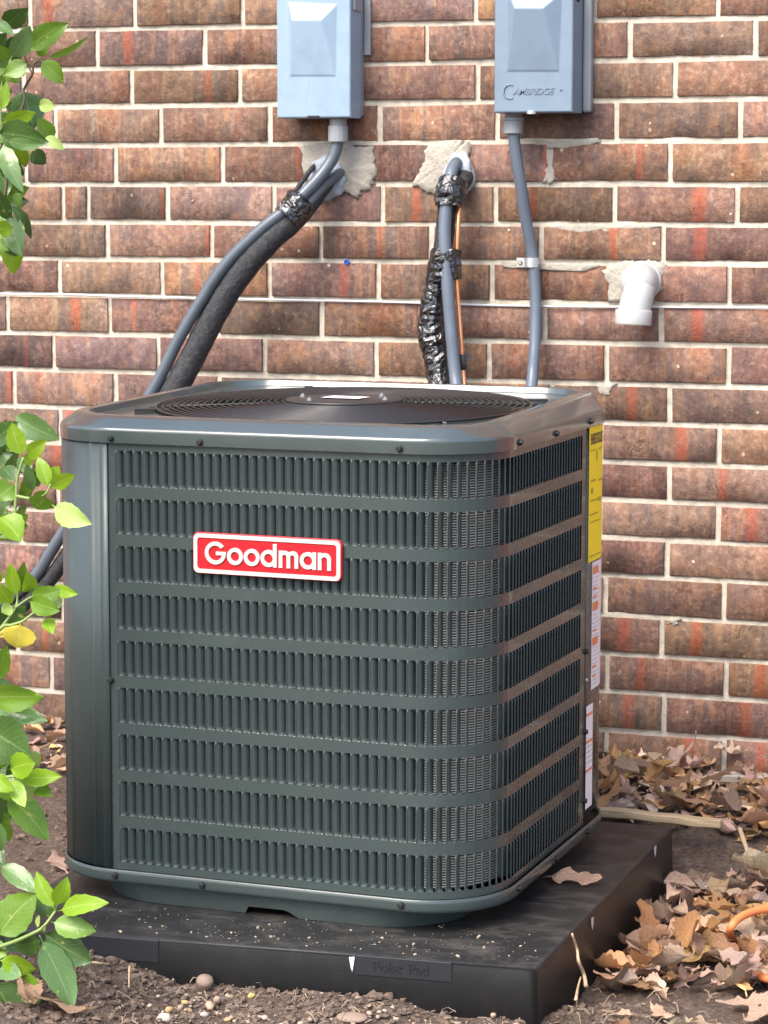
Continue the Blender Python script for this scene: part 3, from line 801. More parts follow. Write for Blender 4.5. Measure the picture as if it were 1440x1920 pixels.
letter([('arc', 0, yb+.0148, .0155, .0155-t, 38, 360), ('bar', .001, .0155, yb+.0121, yb+.0121+t*.9)], -.0745)
letter([('arc', 0, cy, h, h-t, 0, 360)], -.0455)
letter([('arc', 0, cy, h, h-t, 0, 360)], -.0210)
letter([('arc', 0, cy, h, h-t, 0, 360), ('bar', h-t*.95, h+.0004, yb, yb+.0315)], .0035)
n_ = .0084
letter([('bar', 0, t, yb, yb+2*h), ('arc', n_, yb+2*h-n_, n_, n_-t, 0, 180), ('bar', 2*n_-t, 2*n_, yb, yb+2*h-n_), ('arc', 3*n_-t, yb+2*h-n_, n_, n_-t, 0, 180), ('bar', 4*n_-2*t, 4*n_-t, yb, yb+2*h-n_)], .0185)
letter([('arc', 0, cy, h, h-t, 0, 360), ('bar', h-t*.95, h+.0004, yb, yb+2*h)], .0605)
letter([('bar', 0, t, yb, yb+2*h), ('arc', n_*1.12, yb+2*h-n_*1.12, n_*1.12, n_*1.12-t, 0, 180), ('bar', 2.24*n_-t, 2.24*n_, yb, yb+2*h-n_*1.12)], .0750)
# labels on the right rear corner
def on_side(v2, s_a, z_a, off):       # v2 = (u along the wall, w up) -> point on the curved side
    return [path(s_a+u, off, z_a+w_) for u, w_ in v2]
def label_sheet(name, sa, sb, za, zb, m):
    v = []; n_ = 8
    for z in (za, zb):
        for i in range(n_+1): v.append(path(sa+(sb-sa)*i/n_, .0024, z))
    return mesh(name, v, [(i, i+1, n_+2+i, n_+1+i) for i in range(n_)], m, unit, True)
def prints(parent, rects, m, off=.0030):
    v = []; f = []
    for sa, sb, za, zb in rects:
        for z in (za, zb):
            for i in range(3): v.append(path(sa+(sb-sa)*i/2, off, z))
        b = len(v)-6; f += [(b, b+1, b+4, b+3), (b+1, b+2, b+5, b+4)]
    return tag(mesh('print', v, f, m, parent), None, None, None, 'stuff')
SY = S2+D2-UR                          # path length where local y = 0
yl = label_sheet('energy_label', SY+.150, SY+.233, .519, .722, M_YEL)
tm = text_me('ENERGYGUIDE', .0118, 0, .0003)
v = [path(SY+.1915+p.co.x*.86, .0030, .7005+p.co.y*1.9) for p in tm.vertices]; f = [tuple(p.vertices) for p in tm.polygons]
mesh('print', v, f, M_INK, yl)
rc = [(SY+.155, SY+.185, .684, .6855), (SY+.195, SY+.228, .684, .6855), (SY+.188, SY+.193, .668, .682), (SY+.155, SY+.16, .664, .665)]
yr = [(SY+.160, SY+.186, .638, .641), (SY+.200, SY+.222, .636, .639), (SY+.162, SY+.172, .621, .629), (SY+.158, SY+.195, .609, .611), (SY+.198, SY+.215, .606, .612), (SY+.154, SY+.229, .5885, .5905),
      (SY+.158, SY+.210, .577, .5785), (SY+.156, SY+.215, .526, .528)]
prints(yl, yr+rc, M_YFINE)
wl = label_sheet('warning_label', SY+.174, SY+.236, .324, .516, M_LWH)
prints(wl, [(SY+.178, SY+.206, .498, .509), (SY+.178, SY+.198, .474, .477), (SY+.178, SY+.198, .462, .465), (SY+.178, SY+.206, .443, .455), (SY+.178, SY+.198, .411, .414), (SY+.178, SY+.206, .390, .402), (SY+.178, SY+.198, .356, .359), (SY+.178, SY+.198, .342, .345)], M_ORG)
prints(wl, [(SY+.179+.0005*(i % 3), SY+.230-.004*(i % 4), .330+.0062*i, .3315+.0062*i) for i in range(30)], M_FINE, .0027)
w2 = label_sheet('warning_label', SY+.150, SY+.186, .146, .303, M_LWH)
prints(w2, [(SY+.150, SY+.186, .287, .291), (SY+.150, SY+.186, .246, .250), (SY+.150, SY+.186, .202, .206)], M_ORG)
prints(w2, [(SY+.153, SY+.182, .215+.008*i, .217+.008*i) for i in range(4)], M_FINE, .0027)

# ------------------------------------------------------------------ pad
pad = empty('equipment_pad', (0, 0, 0), label='square black plastic equipment pad under the air conditioner', cat='pad')
pc = [(-.205, -1.2495), (.5680, -1.1895), (.5715, -.408), (-.200, -.395)]
bm = bmesh.new()
t_ = [bm.verts.new((x, y, PADZ)) for x, y in pc]; b_ = [bm.verts.new((x+(.004 if x > 0 else -.004), y+(-.004 if y < -.8 else .004), -.012-.02*(x > 0))) for x, y in pc]
bm.faces.new(t_); bm.faces.new(b_[::-1])
for k in range(4): bm.faces.new((t_[k], b_[k], b_[(k+1) % 4], t_[(k+1) % 4]))
bmesh.ops.bevel(bm, geom=[e for e in bm.edges if e.verts[0].co.z > .05 and e.verts[1].co.z > .05], offset=.006, segments=3, profile=.6, affect='EDGES')
bmesh.ops.bevel(bm, geom=[e for e in bm.edges if abs(e.verts[0].co.z-e.verts[1].co.z) > .04], offset=.010, segments=3, profile=.6, affect='EDGES')
bmesh.ops.recalc_face_normals(bm, faces=bm.faces[:])
frombm('slab', bm, M_PAD, pad, True)
dirf = Vector((pc[1][0]-pc[0][0], pc[1][1]-pc[0][1], 0)).normalized(); nf = Vector((dirf.y, -dirf.x, 0))
def onfrontpad(px, py):
    P0 = Vector((pc[1][0], pc[1][1], 0)); d = ray(px, py); t = (P0-CAM).dot(nf)/d.dot(nf); return CAM+d*t
def plate(x0p, x1p, za, zb):
    A, B = onfrontpad(*x0p), onfrontpad(*x1p); L = ((B-A).x**2+(B-A).y**2)**.5
    o = frombm('name_plate', bevel_box(L, .0042, zb-za, .0008, 2), M_PADTAPE, pad); c = (A+B)/2
    o.location = (c.x+nf.x*.0002, c.y+nf.y*.0002, (za+zb)/2); o.rotation_euler = (0, 0, math.atan2(dirf.y, dirf.x)); return o, L
pl, L = plate((668, 1800), (848, 1815), .047, .0735)
me = text_me('Polar Pad', .020, .0006, .0001); me.materials.append(M_PAD)
lt = put('lettering', me, None, pl); lt.location = (-.004, -.0026, 0); lt.rotation_euler = (PI/2, 0, 0)
plate((118, 1750), (298, 1762), .041, .072)
v, f = [], []
for (px, py, a, hgt) in ((660, 1794, 0, .020),):
    c = onfrontpad(px, py); c += nf*.0012
    for q in ((-.004, 0), (.004, .001), (.0025, -hgt*.5), (.0006, -hgt), (-.0015, -hgt*.7)): v.append(c+dirf*q[0]+Vector((0, 0, q[1])))
    f.append(tuple(range(len(v)-1, len(v)-6, -1)))
mesh('scuff', v, f, M_SCUFF, pad)
for px, py, hh_, ww in ((1108, 1722, .017, .014), (1226, 1578, .016, .016)):
    P0 = Vector((.5702, 0, 0)); d = ray(px, py); c = CAM+d*((.5705-CAM.x)/d.x); c.x += .0022
    c.z = min(c.z, PADZ-.002)
    mesh('scuff', [c+Vector((0, a, b)) for a, b in ((-ww/2, .002), (ww/2, .001), (ww*.4, -hh_*.6), (ww*.05, -hh_), (-ww*.35, -hh_*.45))], [(0, 4, 3, 2, 1)], M_SCUFF, pad)

# ------------------------------------------------------------------ disconnect boxes
def dbox(x0, x1, ybot_px, ztop, dep, mf, ms, label, emb, shift):
    A, B = aty(x0, ybot_px, -dep), aty(x1, ybot_px, -dep); zb = (A.z+B.z)/2
    bx = empty('disconnect_box', ((A.x+B.x)/2, 0, zb), label=label, cat='electrical box', group=None)
    wd = B.x-A.x; ht = ztop-zb
    frombm('back_box', bevel_box(wd-.004, dep-.012, ht-.004, .002, 2, (.001, -(dep-.012)/2-.001, ht/2+.002)), ms, bx)
    # front cover, open shell with an embossed wedge
    c = emb; z0_ = 0
    def loc(p): q = aty(p[0], p[1], -dep); return (q.x-bx.location.x, q.z-zb)
    OTL, OTR, OBR, OBL = [loc(p) for p in c['outer']]; ITL, ITR, IBR, IBL = [loc(p) for p in c['inner']]
    fy = -dep; v = []; f = []
    def V(p, y): v.append((p[0], y, p[1])); return len(v)-1
    e = .0025
    fr = [V((-wd/2+e, ht-e), fy), V((wd/2-e, ht-e), fy), V((wd/2-e, e), fy), V((-wd/2+e, e), fy)]
    md = [V((-wd/2+.0006, ht-.0006), fy+.0012), V((wd/2-.0006, ht-.0006), fy+.0012), V((wd/2-.0006, .0006), fy+.0012), V((-wd/2+.0006, .0006), fy+.0012)]
    bk = [V((-wd/2, ht), fy+.0035), V((wd/2, ht), fy+.0035), V((wd/2, 0), fy+.0035), V((-wd/2, 0), fy+.0035)]
    b2 = [V((-wd/2, ht), -.022), V((wd/2, ht), -.022), V((wd/2, 0.0), -.022), V((-wd/2, 0.0), -.022)]
    o_ = [V(p, fy) for p in (OTL, OTR, OBR, OBL)]; dd = c['d']
    i_ = [V(ITL, fy-dd), V(ITR, fy-dd), V(IBR, fy-.0012), V(IBL, fy-.0012)]
    for k in range(4):
        q = (k+1) % 4
        f += [(fr[k], o_[k], o_[q], fr[q]), (md[k], fr[k], fr[q], md[q]), (bk[k], md[k], md[q], bk[q]), (b2[k], bk[k], bk[q], b2[q]), (o_[k], i_[k], i_[q], o_[q])]
    f.append(tuple(i_[::-1]))
    f = [t[::-1] for t in f]
    bm = bmesh.new(); vv = [bm.verts.new(p) for p in v]
    for t in f: bm.faces.new([vv[k] for k in t])
    bmesh.ops.bevel(bm, geom=[e for e in bm.edges if all(q in [vv[k] for k in o_+i_] for q in e.verts)], offset=.0016, segments=2, profile=.5, affect='EDGES')
    bmesh.ops.recalc_face_normals(bm, faces=bm.faces[:])
    cv = frombm('cover', bm, mf, bx)
    return bx, cv, wd, ht, zb
bxl, cvl, wl_, hl_, zbl = dbox(519, 657, 221, aty(590, -30, -.075).z, .075, M_BOXL, M_BOXSIDE, 'light blue grey electrical box with plain embossed cover, nearer the plant', dict(outer=[(540, 4), (632, 8), (631, 143), (541, 143)], inner=[(552, 39), (607, 39), (627, 141), (546, 141)], d=.013), 0)
bxr, cvr, wr_, hr_, zbr = dbox(926, 1073, 211, aty(1000, -30, -.085).z, .085, M_BOXR, M_BOXR, 'darker grey electrical box with raised lettering, above the white pipe elbow', dict(outer=[(951, -18), (1054, -14), (1049, 134), (950, 134)], inner=[(969, 17), (1023, 17), (1046, 132), (952, 132)], d=.016), 0)
# latch tab, knockout and hinge flap
frombm('latch', bevel_box(.022, .004, .004, .0006, 1, (.0, -.0745, .002)), M_BLACK, bxl)
frombm('hasp', bevel_box(.004, .035, .030, .001, 1, (wl_/2+.002, -.045, hl_-.030)), M_BOXSIDE, bxl)
frombm('wall_flange', bevel_box(.012, .004, hl_*.5, .001, 1, (wl_/2+.006, -.004, hl_*.73)), M_BOXSIDE, bxl)
# scratched mark on the left cover
v = []; f = []
for (x0, z0_, x1, z1_) in ((580, 152, 571, 194), (583, 152, 590, 192)):
    A, B = aty(x0, z0_, -.0756), aty(x1, z1_, -.0756)
    for p, dx_ in ((A, 0), (A, .0006), (B, .0006), (B, 0)): v.append((p.x+dx_-bxl.location.x, -.0754, p.z-zbl))
    f.append(tuple(range(len(v)-4, len(v))))
mesh('scratch', v, f, mat('scratch_grey', (.30, .36, .42), .6), cvl)
# raised lettering on the right cover
me = text_me('AMBRIDGE', .0152, .0007, .0001, .28, .92, 'LEFT'); me.materials.append(M_BOXR)
p = aty(962, 172, -.0858); o = put('lettering', me, None, cvr); o.location = (p.x-bxr.location.x, -.0857, p.z-zbr); o.rotation_euler = (PI/2, 0, 0)
me = text_me('TM', .004, .0006); me.materials.append(M_BOXR); p = aty(1052, 169, -.0858); o = put('lettering', me, None, cvr); o.location = (p.x-bxr.location.x, -.0857, p.z-zbr); o.rotation_euler = (PI/2, 0, 0)
p = aty(956, 172, -.0858); P = [Vector((p.x-bxr.location.x+.0118*math.cos(a)*.95, -.0858, p.z-zbr+.0118*math.sin(a))) for a in [math.radians(58+i*244/20) for i in range(21)]]
v, f = tube_data(P, lambda i, t: .0006+.0012*math.sin(PI*t), 6); mesh('emblem', v, f, M_BOXR, cvr, True)
v, f = disc_prof([(.0, -.004), (.0085, -.004), (.0085, .002), (.006, .003)], 14); p = aty(995, 211, -.086)
o = mesh('cover_screw', v, f, M_STEEL, bxr, False, (p.x-bxr.location.x, -.080, .001)); o.scale = (1, 1, .8)
frombm('seal_flange', bevel_box(.015, .020, hr_-.004, .004, 2, (wr_/2+.0075, -.012, hr_/2)), M_BOXSIDE, bxr)
v, f = disc_prof([(.003, -.002), (.003, .004)], 10); o = mesh('side_screw', v, f, M_BLACK, bxr, False, (wr_/2, -.06, hr_-.026)); o.rotation_euler = (0, PI/2, 0)

# ------------------------------------------------------------------ conduits and lines
def pts(L): return [aty(*p) for p in L]
def ribbed(P, r_, name, m, parent, step=.0021):
    Q = resample(catmull(P, 24), step)
    return tube(name, Q, lambda i, t: r_*(1.0 if i % 2 else .93), m, parent, 14)
# left conduit
cl = empty('electrical_conduit', tuple(aty(634, 240, -.045)), label='smooth grey conduit curving down left from the plain electrical box', cat='conduit')
def rel(o, P): return [Vector(p)-o.location for p in P]
PL = pts([(633, 250, -.045), (632, 272, -.046), (622, 300, -.05), (600, 331, -.062), (571, 362, -.082), (540, 391, -.098), (484, 435, -.112), (422, 497, -.122), (373, 571, -.13), (332, 642, -.135), (291, 724, -.14), (215, 850, -.15), (112, 1008, -.16), (68, 1078, -.16), (20, 1120, -.16), (-60, 1165, -.16), (-160, 1195, -.16)])
ribbed(rel(cl, PL), .0112, 'hose', M_COND, cl)
v, f = disc_prof([(.0165, -.032), (.0175, -.030), (.0175, -.004), (.0150, -.002), (.0150, .012)], 16); o = mesh('connector', v, f, M_BOXSIDE, cl, False, rel(cl, [aty(634, 232, -.045)])[0]); o.scale = (1, 1, 1)
for p in o.data.polygons: p.use_smooth = False
# insulated line (left)
il = empty('insulated_pipe', tuple(aty(612, 345, 0)), label='thick black foam insulated pipe under the smooth grey conduit', cat='pipe')
PI_ = pts([(625, 325, .005), (606, 348, -.03), (580, 378, -.06), (550, 410, -.082), (500, 455, -.098), (444, 522, -.108), (402, 590, -.115), (366, 660, -.122), (331, 724, -.128), (240, 870, -.14), (122, 1046, -.15), (88, 1092, -.15), (40, 1135, -.15), (-20, 1165, -.15), (-160, 1205, -.15)])
Q = resample(catmull(rel(il, PI_), 20), .006)
def irad(i, t):
    if t < .12: return .014+.0085*sstep(t/.12)
    return .0225 if t < .45 else .0225-.0085*sstep((t-.45)/.2)
tube('foam', Q, irad, M_FOAM, il, 16, True, lambda i, k: 1+.045*noise.noise(Vector((i*.35, k*1.3, 0))))
P2_ = pts([(640, 322, 0), (632, 328, -.02), (610, 345, -.045), (585, 372, -.068), (562, 398, -.085)])
tube('pipe_stub', resample(catmull(rel(il, P2_), 8), .006), .0095, grey('stub_grey', (.10, .11, .12), .5), il, 12)
P2_ = pts([(596, 306, 0), (585, 316, -.02), (568, 338, -.045), (552, 362, -.07)])
tube('control_wire', resample(catmull(rel(il, P2_), 8), .006), .0045, M_FOAM, il, 8)
def crumple(name, P, rad, parent, seg=22, amp=.22, seed=0, m=None):
    Q = resample(P, .0062)
    return tube(name, Q, rad, m or M_TAPE, parent, 15, False, lambda i, k: 1+amp*noise.noise(Vector((i*.6+seed, k*.55, seed)))+.7*amp*noise.noise(Vector((i*1.35, k*1.2, seed+4))))
Pt = [(Vector(a)+Vector(b))/2 for a, b in zip(pts([(562, 368, -.078), (548, 383, -.088), (533, 399, -.097)]), pts([(572, 386, -.068), (556, 402, -.08), (540, 420, -.088)]))]
crumple('tape_wrap', catmull(rel(il, Pt), 8), .0275, il, 22, .16, 2)
# duct seal blobs
def blob(name, px, py, y, sx_, sy_, sz_, m, label, cat, seed):
    bm = bmesh.new(); bmesh.ops.create_icosphere(bm, subdivisions=4, radius=1)
    for q in bm.verts:
        d = 1+.22*noise.noise(q.co*1.7+Vector((seed, 0, 0)))+.10*noise.noise(q.co*4+Vector((0, seed, 0)))
        q.co = Vector((q.co.x*sx_*d, q.co.y*sy_*d, q.co.z*sz_*d))
    c = aty(px, py, y); return tag(frombm(name, bm, m, None, True, c), label, cat)
blob('duct_seal', 614, 334, -.004, .034, .017, .040, M_PUTTY, 'grey putty round the pipe hole below the plain electrical box', 'sealant', 1)
blob('duct_seal', 861, 328, -.006, .026, .020, .040, M_PUTTY, 'blue grey putty ring where the taped lines leave the wall', 'sealant', 5)
# centre bundle
ll = empty('refrigerant_line', tuple(aty(850, 330, 0)), label='black taped refrigerant line beside the copper tube', cat='pipe')
PB = pts([(872, 330, .005), (866, 340, -.03), (850, 362, -.05), (838, 395, -.06), (834, 440, -.062), (826, 490, -.062), (818, 540, -.062), (812, 585, -.062), (811, 620, -.064), (818, 665, -.068), (825, 715, -.08), (835, 790, -.14), (850, 900, -.30), (856, 960, -.44)])
Q = resample(catmull(rel(ll, PB), 16), .005)
def brad(i, t):
    z = Q[i].z+ll.location.z; zz = aty(812, 600, -.06).z
    return .0165+.0055*math.exp(-((z-zz)/.045)**2)
tube('foam', Q, brad, M_FOAM, ll, 16)
# glossy tape wound over the lower length, edges overlapping
Qv = [q for q in Q if aty(0, 480, -.06).z+.02 > q.z+ll.location.z > .70]
crumple('tape_wrap', Qv, lambda i, t: .0198+.005*math.exp(-((t-.5)/.22)**2)+.0018*((i % 9)/9), ll, 20, .10, 7)
cc = empty('electrical_conduit', tuple(aty(848, 308, 0)), label='ribbed grey conduit running down inside the taped bundle', cat='conduit')
PC = pts([(858, 306, .005), (854, 308, -.03), (846, 326, -.058), (838, 370, -.078), (834, 430, -.088), (836, 490, -.095), (840, 545, -.1), (846, 620, -.104), (855, 715, -.115), (868, 800, -.17), (880, 900, -.33), (885, 950, -.44)])
ribbed(rel(cc, PC), .0112, 'hose', M_CONDR, cc)
cu = empty('copper_tube', tuple(aty(862, 380, -.06)), label='thin bare copper tube at the right of the taped bundle', cat='pipe')
PU = pts([(870, 345, .0), (864, 365, -.05), (859, 420, -.072), (856, 490, -.078), (857, 540, -.08), (863, 620, -.084), (870, 715, -.095), (880, 800, -.16), (895, 900, -.33), (900, 950, -.44)])
tube('pipe', resample(catmull(rel(cu, PU), 14), .006), .0042, M_COPPER, cu, 10)
p = rel(cu, [aty(868, 680, -.089)])[0]
tube('tape_band', [p+Vector((-.001, 0, .014)), p, p+Vector((.0015, 0, -.012))], .0056, M_FOAM, cu, 10)
mesh('tape_flag', [p+Vector(q) for q in ((.004, -.004, .018), (.019, -.006, .010), (.006, -.004, .000), (.004, .001, .000), (.019, -.003, .0105), (.004, .001, .018))], [(0, 1, 2), (5, 3, 4), (0, 5, 4, 1), (1, 4, 3, 2)], M_FOAM, cu)
def wrap(pl_, rad, seed, name='tape_wrap'):
    return crumple(name, catmull(rel(ll, pts(pl_)), 8), rad, ll, 24, .17, seed)
wrap([(852, 338, -.058), (847, 352, -.064), (843, 372, -.07), (842, 388, -.073)], lambda i, t: .0235+.004*math.sin(PI*t), 11)
wrap([(838, 468, -.077), (837, 482, -.079), (836, 500, -.08), (838, 526, -.080)], lambda i, t: .0245+.003*math.sin(PI*t), 17)
# right conduit with strap
cr_ = empty('electrical_conduit', tuple(aty(964, 240, -.045)), label='ribbed grey conduit strapped to the wall below the lettered box', cat='conduit')
PR_ = pts([(963, 240, -.045), (964, 262, -.045), (969, 300, -.042), (977, 350, -.036), (986, 410, -.026), (995, 460, -.018), (1000, 495, -.016), (1004, 550, -.018), (1004, 610, -.026), (1002, 660, -.038), (997, 720, -.06), (985, 810, -.14), (970, 900, -.30), (965, 950, -.43)])
ribbed(rel(cr_, PR_), .0106, 'hose', M_CONDR, cr_)
v, f = disc_prof([(.0125, -.028), (.0165, -.026), (.0165, -.005), (.0185, -.004), (.0185, .0), (.0150, .002), (.015, .010)], 18); mesh('connector', v, f, M_BOXSIDE, cr_, False, rel(cr_, [aty(963, 221, -.045)])[0])
sp = empty('pipe_strap', tuple(aty(997, 492, -.016)), label='small galvanised one hole strap holding the right conduit', cat='pipe strap')
v = []; f = []
for i in range(13):
    a = math.radians(-100+200*i/12)
    for rad in (.0118, .0132):
        for zz in (-.008, .008): v.append((rad*math.sin(a), -rad*math.cos(a), zz))
for i in range(12):
    b = i*4
    f += [(b+2, b+3, b+7, b+6), (b, b+4, b+5, b+1), (b, b+2, b+6, b+4), (b+1, b+5, b+7, b+3)]
mesh('saddle', v, f, M_STEEL, sp)
frombm('tab', bevel_box(.020, .0016, .016, .0006, 1, (-.021, .013, -.001)), M_STEEL, sp)
v, f = disc_prof([(.0045, -.001), (.0045, .001), (.003, .003)], 12); o = mesh('nail', v, f, M_ZINC, sp, False, (-.024, .012, -.001)); o.rotation_euler = (PI/2, 0, 0)
# wire clipped along the mortar bed
P = [aty(x, y, -.0035) for x, y in ((-260, 545), (0, 551), (120, 552), (240, 556), (420, 560), (560, 563), (720, 566), (900, 572), (1080, 575), (1250, 576), (1440, 577), (1700, 580))]
o = tube('cable', resample(catmull(P, 10), .012), .0019, M_WIRE, None, 8); tag(o, 'thin pale cable running level along a mortar joint', 'cable')
v, f = disc_prof([(.0, -.006), (.003, -.006), (.003, .001), (.0052, .001), (.0052, .003), (.0032, .0034), (.0028, .0010)], 14)
o = mesh('wall_anchor', v, f, M_BLUE, None, False, aty(651, 491, -.001)); o.rotation_euler = (PI/2, 0, 0); tag(o, 'small blue plastic anchor in the brickwork left of the taped lines', 'wall anchor')
# PVC elbow
el_ = empty('pvc_elbow', tuple(aty(1203, 530, 0)), label='white plastic pipe elbow pointing down from the brick wall', cat='pipe elbow')
v, f = disc_prof([(.0315, 0), (.0318, .004), (.0318, .026), (.0308, .032), (.0275, .039), (.021, .0450), (.012, .0488), (.002, .050)], 32)
o = mesh('bend', v, f, M_PVC, el_, True, aty(1203, 528, -.004)-el_.location); o.rotation_euler = (PI/2, 0, 0)
PE = rel(el_, pts([(1203, 530, -.018), (1201, 538, -.026), (1197, 552, -.038), (1192, 570, -.047), (1188.5, 588, -.052), (1187.5, 598, -.053)]))
Q = catmull(PE, 8)
tube('arm', Q, lambda i, t: .0272, M_PVC, el_, 28)
v, f = disc_prof([(.0262, 0), (.0305, 0), (.0308, .0015), (.0312, .0235), (.0300, .0252), (.0268, .0255)], 28); f = f[:-2]
inner_v, inner_f = disc_prof([(.0262, 0), (.0258, .03)], 28)
b = len(v); v += inner_v; f += [tuple(q+b for q in t)[::-1] for t in inner_f[:28]]
A, B = aty(1187, 609, -.053), aty(1188.5, 583, -.052); o = mesh('socket', v, f, M_PVC, el_, True, A-el_.location); o.rotation_euler = (B-A).to_track_quat('Z', 'Y').to_euler()
v, f = disc_prof([(.0345, 0), (.0345, .005), (.033, .007)], 28); o = mesh('collar', v, f, M_PVC, el_, True, aty(1204, 527, -.001)-el_.location); o.rotation_euler = (PI/2, 0, 0)

# ------------------------------------------------------------------ shrub
shrub = empty('green_shrub', (-.42, -1.34, ground_z(-.42, -1.34)), label='leafy green shrub with glossy leaves at the left, in front of the wall', cat='shrub')
def leaf_geo(B, T, width, fold=.25, droop=.08, roll=0.0, seed=0, serr=True, n_=11):
    ax = T-B; L = ax.length; ax = ax/L
    toc = (CAM-(B+T)/2).normalized()
    nrm = (toc-ax*toc.dot(ax))
    if nrm.length < .05: nrm = Vector((0, 0, 1))-ax*ax.z
    nrm.normalize(); nrm = Matrix.Rotation(roll, 3, ax) @ nrm; sd_ = ax.cross(nrm).normalized()
    rr = random.Random(seed); v, f, uv = [], [], []
    bend = rr.uniform(-.06, .06)
    for j in range(n_+1):
        t = j/n_
        if t < .10: hw = .04
        else:
            q = (t-.10)/.90; hw = (math.sin(PI*min(1, q**.82))**.75)*(1-.12*q)
            if q > .92: hw *= .85
        hw = max(.03, hw)*width*.5
        if j == n_: hw = width*.015
        sag = -droop*L*(t**2)*1.0+droop*L*.35*math.sin(PI*t)
        c = B+ax*(L*t)+sd_*(bend*L*math.sin(PI*t))+nrm*sag
        for i, u in enumerate((-1, -.55, 0, .55, 1)):
            e = hw*u
            if serr and abs(u) == 1 and .15 < t < .97: e *= 1+(.05 if j % 2 else -.03)
            lift = fold*abs(e)-(.30*fold*abs(e)*abs(u))+.05*width*math.sin(7*t+seed)*(abs(u)**2)
            v.append(c+sd_*e+nrm*lift); uv.append((.5+.5*u, t))
    for j in range(n_):
        for i in range(4): f.append((j*5+i, j*5+i+1, (j+1)*5+i+1, (j+1)*5+i))
    return v, f, uv
def add_uv(me, uv):
    l = me.uv_layers.new(name='UVMap')
    for lp in me.loops: l.data[lp.index].uv = uv[lp.vertex_index]
SHI = shrub.location
def leaf3(B, T, width, key, fold, droop, roll, seed):
    v, f, uv = leaf_geo(B, T, width, fold, droop, roll, seed)
    o = mesh('leaf', [p-SHI for p in v], f, LM[key], shrub, True); add_uv(o.data, uv); return o
k_ = 0
def L(bx, by, tx, ty, w_, key, y=-1.32, dy=0.0, fold=.35, droop=.07, roll=None):
    global k_; k_ += 1; rr = random.Random(k_*31+5)
    B, T = aty(bx, by, y+rr.uniform(-.012, .012)), aty(tx, ty, y+dy+rr.uniform(-.03, .02))
    mp = (aty(100, by, y)-aty(0, by, y)).x/100
    return leaf3(B, T, w_*mp*1.25, key, fold*rr.uniform(.6, 1.3), droop*rr.uniform(.3, 1.5), rr.uniform(-.45, .45) if roll is None else roll, k_)
yA, yB, yC, yD, yE = -1.27, -1.30, -1.32, -1.35, -1.40
